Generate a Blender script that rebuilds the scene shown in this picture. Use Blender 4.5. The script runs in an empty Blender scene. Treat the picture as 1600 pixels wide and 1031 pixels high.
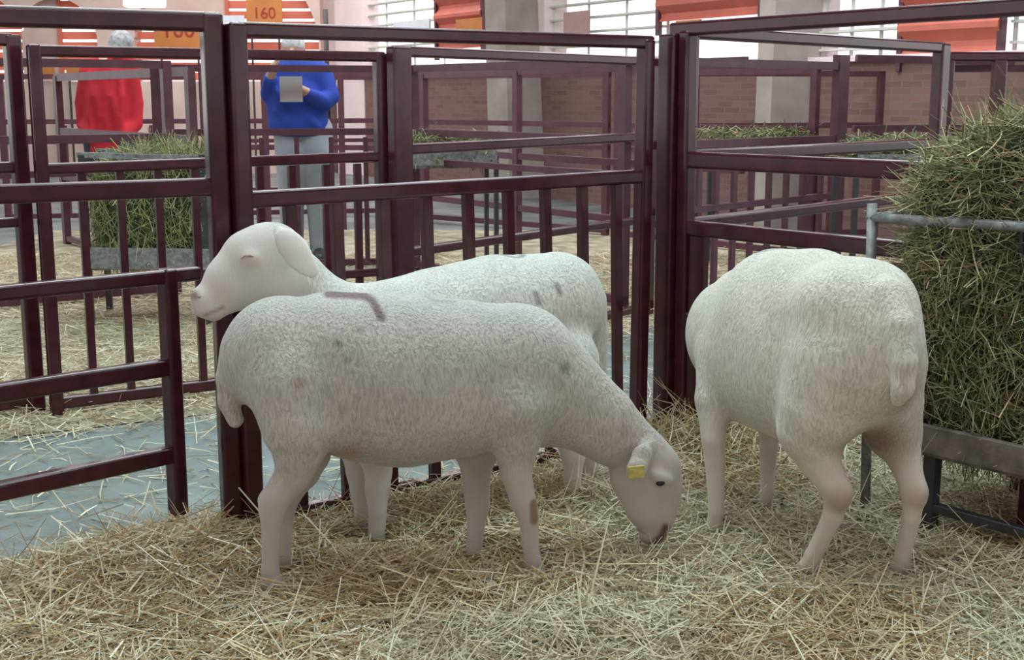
import bpy, bmesh, math, random
import numpy as np
from mathutils import Vector, Matrix

random.seed(7)
rng = np.random.default_rng(11)
C = bpy.context.scene.collection
SC = bpy.context.scene

# ------------------------------------------------------------------ camera
W, H, F = 1600.0, 1031.0, 2000.0
CAM_H = 1.30
TH = math.atan(0.1825)
cam_d = bpy.data.cameras.new('camera')
cam = bpy.data.objects.new('camera', cam_d)
C.objects.link(cam)
cam.location = (0, 0, CAM_H)
cam.rotation_euler = (math.pi / 2 - TH, 0, 0)
cam_d.sensor_width = 36.0
cam_d.lens = 36.0 * F / W
cam_d.clip_start = 0.05
cam_d.clip_end = 200
SC.camera = cam

# ------------------------------------------------------------------ sky and light
world = bpy.data.worlds.new('overcast_sky')
SC.world = world
world.use_nodes = True
nt = world.node_tree
nt.nodes.clear()
w_out = nt.nodes.new('ShaderNodeOutputWorld')
w_bg = nt.nodes.new('ShaderNodeBackground')
w_tc = nt.nodes.new('ShaderNodeTexCoord')
w_sep = nt.nodes.new('ShaderNodeSeparateXYZ')
w_rmp = nt.nodes.new('ShaderNodeValToRGB')
w_rmp.color_ramp.elements[0].position = 0.0
w_rmp.color_ramp.elements[0].color = (1.0, 0.97, 0.97, 1)
w_rmp.color_ramp.elements[1].position = 0.9
w_rmp.color_ramp.elements[1].color = (0.80, 0.98, 1.0, 1)
nt.links.new(w_tc.outputs['Generated'], w_sep.inputs[0])
nt.links.new(w_sep.outputs['Z'], w_rmp.inputs[0])
nt.links.new(w_rmp.outputs[0], w_bg.inputs['Color'])
w_bg.inputs['Strength'].default_value = 1.7
nt.links.new(w_bg.outputs[0], w_out.inputs[0])

def area(name, loc, size, power, col, rot=(0, 0, 0)):
    d = bpy.data.lights.new(name, 'AREA')
    d.shape = 'RECTANGLE'
    d.size, d.size_y = size
    d.energy = power
    d.color = col
    o = bpy.data.objects.new(name, d)
    o.location = loc
    o.rotation_euler = rot
    C.objects.link(o)
    return o
area('unseen_overhead_light', (0.3, 4.4, 4.9), (7.0, 3.0), 330, (0.74, 0.98, 1.0))
area('unseen_overhead_light', (0.0, -0.6, 4.9), (8.0, 2.0), 110, (1.0, 0.96, 0.93))  # unseen fill added above the camera for light from the front
area('unseen_overhead_light', (1.0, 19.0, 4.9), (16.0, 3.0), 700, (1.0, 0.97, 0.97))  # unseen light added far back for rail-top glints and a brighter back wall
area('unseen_overhead_light', (0.0, 10.5, 4.9), (12.0, 3.0), 560, (0.92, 0.97, 1.0))

SC.view_settings.view_transform = 'Standard'
SC.view_settings.look = 'None'
SC.view_settings.gamma = 1
SC.view_settings.use_curve_mapping = False
SC.view_settings.exposure = 0.10

# ------------------------------------------------------------------ measuring helpers
CT, ST = math.cos(TH), math.sin(TH)
def ray(px, py):
    u = (px - W / 2) / F
    v = -(py - H / 2) / F
    return np.array([u, v * ST + CT, v * CT - ST])
EYE = np.array([0, 0, CAM_H])
def G(px, py, z=0.0):
    d = ray(px, py)
    t = (z - CAM_H) / d[2]
    return EYE + d * t
def at_depth(px, py, Y):
    d = ray(px, py)
    return EYE + d * (Y / d[1])
def project(p):
    q = np.asarray(p, float) - EYE
    x = q[0]; y = q[1] * ST + q[2] * CT; z = q[1] * CT - q[2] * ST
    return W / 2 + F * x / z, H / 2 - F * y / z
class Plane:
    """a vertical plane through two ground points"""
    def __init__(s, a, b):
        s.o = np.array([a[0], a[1], 0.0]); d = np.array([b[0] - a[0], b[1] - a[1], 0.0])
        s.len = np.linalg.norm(d); s.f = d / s.len
        s.n = np.array([-s.f[1], s.f[0], 0.0])
        if s.n[1] < 0: s.n = -s.n
        s.ang = math.atan2(s.f[1], s.f[0])
    def hit(s, px, py, off=0.0):
        d = ray(px, py)
        t = np.dot(s.o + s.n * off - EYE, s.n) / np.dot(d, s.n)
        p = EYE + d * t
        return p
    def sz(s, px, py, off=0.0):
        p = s.hit(px, py, off)
        return float(np.dot(p - s.o, s.f)), float(p[2])

# ------------------------------------------------------------------ materials
def new_mat(name):
    m = bpy.data.materials.new(name); m.use_nodes = True
    return m, m.node_tree, m.node_tree.nodes['Principled BSDF']
def plain(name, col, rough=0.6, metal=0.0, var=0.12, scale=8.0, bump=0.0, bscale=60.0, col2=None):
    m, t, b = new_mat(name)
    tc = t.nodes.new('ShaderNodeTexCoord')
    n = t.nodes.new('ShaderNodeTexNoise'); n.inputs['Scale'].default_value = scale; n.inputs['Detail'].default_value = 5
    t.links.new(tc.outputs['Object'], n.inputs['Vector'])
    r = t.nodes.new('ShaderNodeValToRGB')
    c2 = col2 or tuple(min(1, c * (1 + var * 2)) for c in col)
    r.color_ramp.elements[0].color = (*[c * (1 - var) for c in col], 1); r.color_ramp.elements[0].position = 0.3
    r.color_ramp.elements[1].color = (*c2, 1); r.color_ramp.elements[1].position = 0.72
    t.links.new(n.outputs['Fac'], r.inputs[0]); t.links.new(r.outputs[0], b.inputs['Base Color'])
    b.inputs['Roughness'].default_value = rough; b.inputs['Metallic'].default_value = metal
    if bump:
        n2 = t.nodes.new('ShaderNodeTexNoise'); n2.inputs['Scale'].default_value = bscale; n2.inputs['Detail'].default_value = 6
        t.links.new(tc.outputs['Object'], n2.inputs['Vector'])
        bp = t.nodes.new('ShaderNodeBump'); bp.inputs['Strength'].default_value = bump; bp.inputs['Distance'].default_value = 0.01
        t.links.new(n2.outputs['Fac'], bp.inputs['Height']); t.links.new(bp.outputs[0], b.inputs['Normal'])
    return m
M = {}
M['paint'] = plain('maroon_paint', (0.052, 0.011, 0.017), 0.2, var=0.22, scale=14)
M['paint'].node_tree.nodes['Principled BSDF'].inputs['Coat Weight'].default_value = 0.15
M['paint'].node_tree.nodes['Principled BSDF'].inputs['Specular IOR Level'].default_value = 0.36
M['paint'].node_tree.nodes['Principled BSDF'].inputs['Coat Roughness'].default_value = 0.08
M['paint_far'] = plain('pale_maroon_paint', (0.085, 0.026, 0.040), 0.4, var=0.2, scale=10)  # paler maroon for the distant rails
M['galv'] = plain('weathered_steel', (0.20, 0.20, 0.20), 0.5, metal=0.35, var=0.35, scale=40, bump=0.2)
M['darksteel'] = plain('dark_steel', (0.035, 0.032, 0.036), 0.45, var=0.3)
M['trough'] = plain('worn_trough_board', (0.15, 0.12, 0.11), 0.65, var=0.35, scale=18, bump=0.2)
M['concrete'] = plain('damp_concrete', (0.15, 0.185, 0.18), 0.5, var=0.3, scale=2.2, bump=0.25, bscale=40, col2=(0.26, 0.30, 0.29))
M['dullpaper'] = plain('dull_paper', (0.44, 0.37, 0.38), 0.7, var=0.04)
M['brick'] = None
M['pink'] = plain('pink_plaster', (0.85, 0.70, 0.72), 0.8, var=0.06, scale=1.5)
M['beige'] = plain('beige_plaster', (0.68, 0.52, 0.46), 0.8, var=0.1, scale=1.2)
M['stone'] = plain('grey_stone', (0.36, 0.31, 0.28), 0.8, var=0.12, scale=3)
M['shutter'] = plain('terracotta_shutter', (0.52, 0.13, 0.09), 0.5, var=0.1, scale=3)
M['louvre'] = plain('pale_louvre', (0.62, 0.62, 0.56), 0.5, var=0.1, scale=3)
M['ochre'] = plain('ochre_board', (0.52, 0.19, 0.05), 0.6, var=0.12, scale=3)
M['red_ink'] = plain('red_ink', (0.36, 0.03, 0.02), 0.6)
M['paper'] = plain('white_paper', (0.68, 0.72, 0.78), 0.7, var=0.04)
M['pinkpaper'] = plain('pink_paper', (0.48, 0.29, 0.27), 0.7, var=0.04)
M['skin'] = plain('skin', (0.52, 0.30, 0.23), 0.5, var=0.06)
M['red'] = plain('red_fleece', (0.50, 0.015, 0.030), 0.85, var=0.06, scale=9, bump=0.9, bscale=7)
M['blue'] = plain('blue_sweater', (0.020, 0.055, 0.36), 0.85, var=0.06, scale=9, bump=0.9, bscale=7)
M['jeans'] = plain('pale_grey_trousers', (0.34, 0.36, 0.42), 0.85, var=0.12, scale=6)
M['darktrousers'] = plain('dark_trousers', (0.04, 0.045, 0.07), 0.85, var=0.15)
M['grey_hair'] = plain('grey_hair', (0.30, 0.30, 0.31), 0.7, var=0.3, scale=30)
M['white_hair'] = plain('white_hair', (0.62, 0.62, 0.62), 0.7, var=0.2, scale=30)
M['shoe'] = plain('black_shoe', (0.02, 0.02, 0.022), 0.5)
M['eye'] = plain('dark_eye', (0.012, 0.009, 0.008), 0.15)
M['tag'] = plain('yellow_tag', (0.50, 0.40, 0.12), 0.4, var=0.15, scale=60)
M['wire'] = plain('rusty_wire', (0.16, 0.05, 0.035), 0.6)

def attr_mat(name, rough=0.7, sheen=0.0, transl=0.0):
    m, t, b = new_mat(name)
    a = t.nodes.new('ShaderNodeAttribute'); a.attribute_name = 'tint'
    t.links.new(a.outputs['Color'], b.inputs['Base Color'])
    b.inputs['Roughness'].default_value = rough
    return m
M['straw'] = attr_mat('straw_stalks', 0.55)
M['hay'] = attr_mat('hay_stalks', 0.7)
M['bed'] = plain('shade_dark_trodden_straw', (0.10, 0.07, 0.035), 0.9, var=0.4, scale=9, bump=0.9, bscale=90, col2=(0.28, 0.21, 0.11))  # trodden layer coloured dark so gaps between stalks look shaded
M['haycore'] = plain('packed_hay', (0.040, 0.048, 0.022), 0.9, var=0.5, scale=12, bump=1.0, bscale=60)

def brick_mat():
    m, t, b = new_mat('brown_brick')
    tc = t.nodes.new('ShaderNodeTexCoord')
    br = t.nodes.new('ShaderNodeTexBrick')
    br.inputs['Color1'].default_value = (0.17, 0.085, 0.075, 1)
    br.inputs['Color2'].default_value = (0.22, 0.12, 0.10, 1)
    br.inputs['Mortar'].default_value = (0.20, 0.13, 0.12, 1)
    br.inputs['Scale'].default_value = 4.0
    mp = t.nodes.new('ShaderNodeMapping'); mp.inputs['Rotation'].default_value = (math.pi / 2, 0, 0)
    t.links.new(tc.outputs['Object'], mp.inputs['Vector']); t.links.new(mp.outputs[0], br.inputs['Vector'])
    t.links.new(br.outputs['Color'], b.inputs['Base Color']); b.inputs['Roughness'].default_value = 0.85
    return m
M['brick'] = brick_mat()

def wool_mat():
    m, t, b = new_mat('sheep_wool')
    tc = t.nodes.new('ShaderNodeTexCoord')
    a = t.nodes.new('ShaderNodeAttribute'); a.attribute_name = 'tint'
    wl = t.nodes.new('ShaderNodeAttribute'); wl.attribute_name = 'fleece'
    mp = t.nodes.new('ShaderNodeMapping'); mp.inputs['Scale'].default_value = (1.0, 1.0, 0.20)
    dn = t.nodes.new('ShaderNodeTexNoise'); dn.inputs['Scale'].default_value = 14
    t.links.new(tc.outputs['Object'], dn.inputs['Vector'])
    mx0 = t.nodes.new('ShaderNodeVectorMath'); mx0.operation = 'MULTIPLY_ADD'
    mx0.inputs[1].default_value = (0.03, 0.03, 0.03)
    t.links.new(dn.outputs['Color'], mx0.inputs[0]); t.links.new(tc.outputs['Object'], mx0.inputs[2])
    t.links.new(mx0.outputs[0], mp.inputs['Vector'])
    n = t.nodes.new('ShaderNodeTexNoise'); n.inputs['Scale'].default_value = 165; n.inputs['Detail'].default_value = 2; n.inputs['Roughness'].default_value = 0.6
    t.links.new(mp.outputs[0], n.inputs['Vector'])
    n2 = t.nodes.new('ShaderNodeTexNoise'); n2.inputs['Scale'].default_value = 7; n2.inputs['Detail'].default_value = 4
    t.links.new(tc.outputs['Object'], n2.inputs['Vector'])
    # fleece streaks and dust
    r1 = t.nodes.new('ShaderNodeMapRange'); r1.inputs['From Min'].default_value = 0.33; r1.inputs['From Max'].default_value = 0.6
    r1.inputs['To Min'].default_value = 0.74; r1.inputs['To Max'].default_value = 1.05
    t.links.new(n.outputs['Fac'], r1.inputs['Value'])
    r2 = t.nodes.new('ShaderNodeMapRange'); r2.inputs['From Min'].default_value = 0.3; r2.inputs['From Max'].default_value = 0.7
    r2.inputs['To Min'].default_value = 0.88; r2.inputs['To Max'].default_value = 1.05
    t.links.new(n2.outputs['Fac'], r2.inputs['Value'])
    one = t.nodes.new('ShaderNodeMix'); one.data_type = 'FLOAT'
    one.inputs[2].default_value = 1.0
    t.links.new(wl.outputs['Fac'], one.inputs[0]); t.links.new(r1.outputs[0], one.inputs[3])
    mul = t.nodes.new('ShaderNodeMath'); mul.operation = 'MULTIPLY'
    t.links.new(one.outputs[0], mul.inputs[0]); t.links.new(r2.outputs[0], mul.inputs[1])
    vm = t.nodes.new('ShaderNodeVectorMath'); vm.operation = 'SCALE'
    t.links.new(a.outputs['Color'], vm.inputs[0]); t.links.new(mul.outputs[0], vm.inputs['Scale'])
    t.links.new(vm.outputs[0], b.inputs['Base Color'])
    b.inputs['Roughness'].default_value = 0.85
    b.inputs['Sheen Weight'].default_value = 0.25
    b.inputs['Specular IOR Level'].default_value = 0.15
    hs = t.nodes.new('ShaderNodeMath'); hs.operation = 'MULTIPLY_ADD'; hs.inputs[1].default_value = 0.8; hs.inputs[2].default_value = 0.15
    t.links.new(wl.outputs['Fac'], hs.inputs[0])
    bp = t.nodes.new('ShaderNodeBump'); bp.inputs['Distance'].default_value = 0.0065
    t.links.new(hs.outputs[0], bp.inputs['Strength']); t.links.new(n.outputs['Fac'], bp.inputs['Height'])
    t.links.new(bp.outputs[0], b.inputs['Normal'])
    return m
M['wool'] = wool_mat()

# ------------------------------------------------------------------ building helpers
def tag(o, label, cat, group=None, kind=None):
    o['label'] = label; o['category'] = cat
    if group: o['group'] = group
    if kind: o['kind'] = kind
    return o
def thing(name, label, cat, loc, rotz=0.0, group=None):
    o = bpy.data.objects.new(name, None); C.objects.link(o)
    o.empty_display_size = 0.1
    o.location = loc; o.rotation_euler = (0, 0, rotz)
    return tag(o, label, cat, group)
def from_py(name, verts, faces, mat, parent=None, smooth=False):
    me = bpy.data.meshes.new(name)
    me.from_pydata([tuple(v) for v in verts], [], [tuple(f) for f in faces])
    me.update()
    if smooth:
        me.polygons.foreach_set('use_smooth', [True] * len(me.polygons))
    o = bpy.data.objects.new(name, me)
    me.materials.append(mat)
    C.objects.link(o)
    if parent: o.parent = parent
    return o
def obj(name, bm, mat, parent=None, smooth=False):
    me = bpy.data.meshes.new(name)
    bmesh.ops.recalc_face_normals(bm, faces=bm.faces)
    bm.to_mesh(me); bm.free()
    if smooth:
        me.polygons.foreach_set('use_smooth', [True] * len(me.polygons))
    me.materials.append(mat)
    o = bpy.data.objects.new(name, me)
    C.objects.link(o)
    if parent: o.parent = parent
    return o
def bar(bm, a, b, w, h, bevel=0.0, up=(0, 0, 1)):
    """a square-section bar from a to b; w sideways, h along 'up'"""
    a, b = Vector(a), Vector(b)
    d = (b - a); L = d.length; d = d / L
    u = Vector(up)
    s = d.cross(u)
    if s.length < 1e-4: s = d.cross(Vector((0, 1, 0)))
    s.normalize(); u = s.cross(d).normalized()
    r = bmesh.ops.create_cube(bm, size=1.0)
    m = Matrix(((d.x, s.x, u.x, 0), (d.y, s.y, u.y, 0), (d.z, s.z, u.z, 0), (0, 0, 0, 1)))
    m = Matrix.Translation((a + b) / 2) @ m @ Matrix.Diagonal((L, w, h, 1))
    bmesh.ops.transform(bm, matrix=m, verts=r['verts'])
    if bevel:
        es = list({e for v in r['verts'] for e in v.link_edges})
        bmesh.ops.bevel(bm, geom=es, offset=bevel, segments=3, affect='EDGES', profile=0.5)
    return bm
def barobj(name, a, b, w, h, mat, parent=None, bevel=0.006, up=(0, 0, 1)):
    bm = bmesh.new(); bar(bm, a, b, w, h, bevel, up)
    return obj(name, bm, mat, parent)
def tube_bm(bm, pts, radii, seg=10):
    pts = [Vector(p) for p in pts]
    rings = []
    for i, p in enumerate(pts):
        d = (pts[min(i + 1, len(pts) - 1)] - pts[max(i - 1, 0)]).normalized()
        s = d.cross(Vector((0, 0, 1)))
        if s.length < 1e-3: s = d.cross(Vector((0, 1, 0)))
        s.normalize(); u = s.cross(d)
        r = radii[i] if hasattr(radii, '__len__') else radii
        rings.append([bm.verts.new(p + (s * math.cos(2 * math.pi * k / seg) + u * math.sin(2 * math.pi * k / seg)) * r) for k in range(seg)])
    for a, b in zip(rings, rings[1:]):
        for k in range(seg):
            bm.faces.new((a[k], a[(k + 1) % seg], b[(k + 1) % seg], b[k]))
    bm.faces.new(rings[0][::-1]); bm.faces.new(rings[-1])
    return bm
def tubeobj(name, pts, radii, mat, parent=None, seg=10):
    bm = bmesh.new(); tube_bm(bm, pts, radii, seg)
    return obj(name, bm, mat, parent, True)

# ------------------------------------------------------------------ smooth bodies (blended rounded limbs)
def surface_nets(V, org, res):
    s = V < 0
    nx, ny, nz = V.shape
    cs = np.zeros((nx - 1, ny - 1, nz - 1), np.int8)
    corners = [(i, j, k) for i in (0, 1) for j in (0, 1) for k in (0, 1)]
    for i, j, k in corners:
        cs += s[i:nx - 1 + i, j:ny - 1 + j, k:nz - 1 + k]
    act = (cs > 0) & (cs < 8)
    idx = np.argwhere(act)
    vid = -np.ones(act.shape, np.int64); vid[act] = np.arange(len(idx))
    acc = np.zeros((len(idx), 3)); cnt = np.zeros(len(idx))
    edges = [(a, b) for a in corners for b in corners if sum(abs(p - q) for p, q in zip(a, b)) == 1 and a < b]
    for a, b in edges:
        va = V[idx[:, 0] + a[0], idx[:, 1] + a[1], idx[:, 2] + a[2]]
        vb = V[idx[:, 0] + b[0], idx[:, 1] + b[1], idx[:, 2] + b[2]]
        c = (va < 0) != (vb < 0)
        t = np.where(c, va / np.where(c, va - vb, 1), 0)
        p = np.array(a)[None] + t[:, None] * (np.array(b) - np.array(a))[None]
        acc[c] += p[c]; cnt[c] += 1
    verts = (idx + acc / cnt[:, None]) * res + org
    faces = []
    for ax in range(3):
        o1, o2 = [(1, 2), (2, 0), (0, 1)][ax]
        sl = [slice(None)] * 3; sl2 = [slice(None)] * 3
        sl[ax] = slice(0, V.shape[ax] - 1); sl2[ax] = slice(1, None)
        A = s[tuple(sl)]; B = s[tuple(sl2)]
        for e in (True, False):
            ii = np.argwhere((A != B) & (A == e))
            ok = (ii[:, o1] > 0) & (ii[:, o2] > 0) & (ii[:, o1] < V.shape[o1] - 1) & (ii[:, o2] < V.shape[o2] - 1)
            ii = ii[ok]
            def v(d1, d2):
                q = ii.copy(); q[:, o1] -= d1; q[:, o2] -= d2
                return vid[q[:, 0], q[:, 1], q[:, 2]]
            f = np.stack([v(0, 0), v(1, 0), v(1, 1), v(0, 1)], 1)
            faces.append(f if e else f[:, ::-1])
    return verts, np.concatenate(faces)

class Body:
    def __init__(s, res=0.008):
        s.prims = []; s.res = res
    def chain(s, pts, sq=1.0, k=0.03, axis=1):
        """pts: (x, y, z, r) ; sq squeezes along 'axis'"""
        if len(pts) == 1: pts = pts * 2
        s.prims.append(([(np.array(a[:3], float), np.array(b[:3], float), a[3], b[3]) for a, b in zip(pts, pts[1:])], sq, k, axis))
    def field(s, pad=0.03):
        allp = [q for p in s.prims for q in p[0]]
        lo = np.min([np.minimum(p[0] - p[2], p[1] - p[3]) for p in allp], 0) - pad
        hi = np.max([np.maximum(p[0] + p[2], p[1] + p[3]) for p in allp], 0) + pad
        n = np.ceil((hi - lo) / s.res).astype(int) + 2
        V = np.full(tuple(n), 0.25, np.float32)
        for segs, sq, k, axis in s.prims:
            m = k + 0.02
            l = np.min([np.minimum(a - ra, b - rb) for a, b, ra, rb in segs], 0) - m
            h = np.max([np.maximum(a + ra, b + rb) for a, b, ra, rb in segs], 0) + m
            i0 = np.maximum(((l - lo) / s.res).astype(int), 0); i1 = np.minimum(((h - lo) / s.res).astype(int) + 2, n)
            g = [np.arange(i0[q], i1[q]) * s.res + lo[q] for q in range(3)]
            X = np.stack(np.meshgrid(*g, indexing='ij'), -1)
            best = np.full(X.shape[:3], 0.25)
            for a, b, ra, rb in segs:
                ab = b - a; L2 = max(float(ab @ ab), 1e-12)
                t = np.clip(((X - a) @ ab) / L2, 0, 1)
                D = X - (a + t[..., None] * ab)
                if sq != 1.0: D[..., axis] /= sq
                nD = np.linalg.norm(D, axis=-1)
                d = nD - (ra + (rb - ra) * t)
                if sq < 1.0:   # distance correction for the squeezed direction
                    D[..., axis] /= sq
                    d = d * nD / np.maximum(np.linalg.norm(D, axis=-1), 1e-6)
                kk = 0.008
                hh = np.maximum(kk - np.abs(best - d), 0) / kk
                best = np.minimum(best, d) - hh * hh * kk * 0.25
            sub = V[i0[0]:i1[0], i0[1]:i1[1], i0[2]:i1[2]]
            hh = np.maximum(k - np.abs(sub - best), 0) / k
            sub[...] = np.minimum(sub, best) - hh * hh * k * 0.25
        return V, lo
    def mesh(s, smooth=1):
        V, lo = s.field()
        v, f = surface_nets(V, lo, s.res)
        for _ in range(smooth):
            acc = np.zeros_like(v); c = np.zeros(len(v))
            for i in range(4):
                a, b = f[:, i], f[:, (i + 1) % 4]
                np.add.at(acc, a, v[b]); np.add.at(c, a, 1); np.add.at(acc, b, v[a]); np.add.at(c, b, 1)
            v = v * 0.4 + 0.6 * acc / np.maximum(c, 1)[:, None]
        return v, f
def np_mesh(name, v, f, mat, parent=None, smooth=True, tint=None, extra=None):
    me = bpy.data.meshes.new(name)
    nv, nf, k = len(v), len(f), f.shape[1]
    me.vertices.add(nv); me.vertices.foreach_set('co', np.ascontiguousarray(v, np.float32).ravel())
    me.loops.add(nf * k); me.loops.foreach_set('vertex_index', np.ascontiguousarray(f, np.int32).ravel())
    me.polygons.add(nf)
    me.polygons.foreach_set('loop_start', np.arange(0, nf * k, k, dtype=np.int32))
    me.polygons.foreach_set('loop_total', np.full(nf, k, np.int32))
    me.update(calc_edges=True)
    me.polygons.foreach_set('use_smooth', np.full(nf, smooth, bool))
    if tint is not None:
        a = me.attributes.new('tint', 'FLOAT_COLOR', 'POINT')
        c = np.ones((nv, 4), np.float32); c[:, :3] = tint
        a.data.foreach_set('color', c.ravel())
    for nm, val in (extra or {}).items():
        a = me.attributes.new(nm, 'FLOAT', 'POINT'); a.data.foreach_set('value', np.asarray(val, np.float32))
    me.materials.append(mat)
    o = bpy.data.objects.new(name, me); C.objects.link(o)
    if parent: o.parent = parent
    return o

# ------------------------------------------------------------------ stalks (straw and hay)
def stalks(name, pos, dirs, length, width, bend, tint, mat, parent=None, nseg=2, up=None):
    """thin three-sided stalks, bent along their length"""
    n = len(pos)
    d = dirs / np.linalg.norm(dirs, axis=1)[:, None]
    ref = np.where(np.abs(d[:, 2:3]) > 0.9, np.array([[1.0, 0, 0]]), np.array([[0, 0, 1.0]]))
    s = np.cross(d, ref); s /= np.linalg.norm(s, axis=1)[:, None]
    u = np.cross(s, d)
    ph = rng.uniform(0, 2 * np.pi, n)
    bd = s * np.cos(ph)[:, None] + u * np.sin(ph)[:, None]
    if up is not None: bd = bd * (1 - up) + np.array([0, 0, -1.0]) * up
    V = np.zeros((n, (nseg + 1) * 3, 3), np.float32)
    for i in range(nseg + 1):
        t = i / nseg - 0.5
        c = pos + d * (length * t)[:, None] + bd * (bend * (4 * t * t) * length)[:, None]
        wv = width * (1.0 if i < nseg else 0.55)
        for k in range(3):
            a = 2 * math.pi * k / 3
            V[:, i * 3 + k] = c + s * (math.cos(a) * wv)[:, None] + u * (math.sin(a) * wv * 0.7)[:, None]
    fl = []
    for i in range(nseg):
        for k in range(3):
            k2 = (k + 1) % 3
            fl.append((i * 3 + k, i * 3 + k2, i * 3 + 3 + k2, i * 3 + 3 + k))
    fl = np.array(fl, np.int64)
    Fs = (fl[None] + (np.arange(n) * (nseg + 1) * 3)[:, None, None]).reshape(-1, 4)
    T = np.repeat(tint, (nseg + 1) * 3, axis=0)
    return np_mesh(name, V.reshape(-1, 3), Fs, mat, parent, False, T)

def vnoise(x, y, s, seed=0):
    """smooth value noise"""
    r = np.random.default_rng(seed); Tn = r.random((64, 64))
    u, v = x / s + 100.3, y / s + 100.7
    i, j = np.floor(u).astype(int), np.floor(v).astype(int)
    a, b = u - i, v - j; a = a * a * (3 - 2 * a); b = b * b * (3 - 2 * b)
    g = lambda p, q: Tn[p % 64, q % 64]
    return g(i, j) * (1 - a) * (1 - b) + g(i + 1, j) * a * (1 - b) + g(i, j + 1) * (1 - a) * b + g(i + 1, j + 1) * a * b

# ------------------------------------------------------------------ the setting: floor, hall walls
fl = from_py('floor', [(-40, -6, 0), (40, -6, 0), (40, 60, 0), (-40, 60, 0)], [(0, 1, 2, 3)], M['concrete'])
fl['kind'] = 'structure'

def slab(name, x0, x1, y0, y1, z0, z1, mat):
    o = barobj(name, (x0, (y0 + y1) / 2, (z0 + z1) / 2), (x1, (y0 + y1) / 2, (z0 + z1) / 2), abs(y1 - y0), z1 - z0, mat, None, 0); o['kind'] = 'structure'
    return o
M['roofing'] = plain('pale_roof_sheet', (0.45, 0.43, 0.42), 0.8, var=0.05)
slab('unseen_ceiling', -18, 18, -6, 24, 5.2, 5.3, M['roofing'])  # out of view, added to cut the ambient light from the sky
slab('unseen_wall_front', -18, 18, -6.2, -6, 0, 1.2, M['beige'])  # unseen wall behind the camera, added to darken surfaces facing it
slab('unseen_wall_front', -18, 18, -6.2, -6, 2.3, 5.2, M['beige'])  # upper part of it; the open strip between lets in some fill
WALL = Plane(at_depth(400, 150, 25.6), at_depth(1290, 150, 12.5))      # long right-hand wall
BACK_Y = 22.0
SILL = 1.62; WTOP = 4.6
def wall_pt(px): return WALL.sz(px, 100)[0]
def wbox(name, s0, s1, z0, z1, d0, d1, mat, pl=WALL, parent=None):
    a = pl.o + pl.f * s0 + pl.n * (d0 + d1) / 2; b = pl.o + pl.f * s1 + pl.n * (d0 + d1) / 2
    zc = (z0 + z1) / 2
    return barobj(name, (a[0], a[1], zc), (b[0], b[1], zc), abs(d1 - d0), z1 - z0, mat, parent, 0)
sE = WALL.sz(1900, 100)[0]
s540 = wall_pt(500)
o = wbox('wall_right', s540, sE, 0, SILL, 0, 0.35, M['brick']); o['kind'] = 'structure'
o = wbox('trim_1', s540, sE, SILL, SILL + 0.05, -0.06, 0.38, M['pink']); o['kind'] = 'structure'
# plaster piers between the openings
piers = [(500, 553), (800, 850), (1210, 1268), (1700, 1760)]
for i, (a, b) in enumerate(piers):
    o = wbox('pillar', wall_pt(a), wall_pt(b), SILL, WTOP, 0, 0.35, M['pink']); o['kind'] = 'structure'
# stone buttresses leaning on the wall
for (xa, xb, xc, xd) in ((752, 783, 774, 806), (1188, 1213, 1192, 1216)):
    sa, sb, sc, sd = [WALL.sz(q, 100, -0.45)[0] for q in (xa, xb, xc, xd)]
    vs = []
    for dd in (-0.45, 0.1):
        for (s_, z_) in ((sc, 0), (sd, 0), (sb, WTOP), (sa, WTOP)):
            p = WALL.o + WALL.f * s_ + WALL.n * (dd if z_ else dd * 1.2); vs.append((p[0], p[1], z_))
    o = from_py('column', vs, [(0, 1, 2, 3), (7, 6, 5, 4), (0, 4, 5, 1), (1, 5, 6, 2), (2, 6, 7, 3), (3, 7, 4, 0)], M['stone']); o['kind'] = 'structure'
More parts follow.
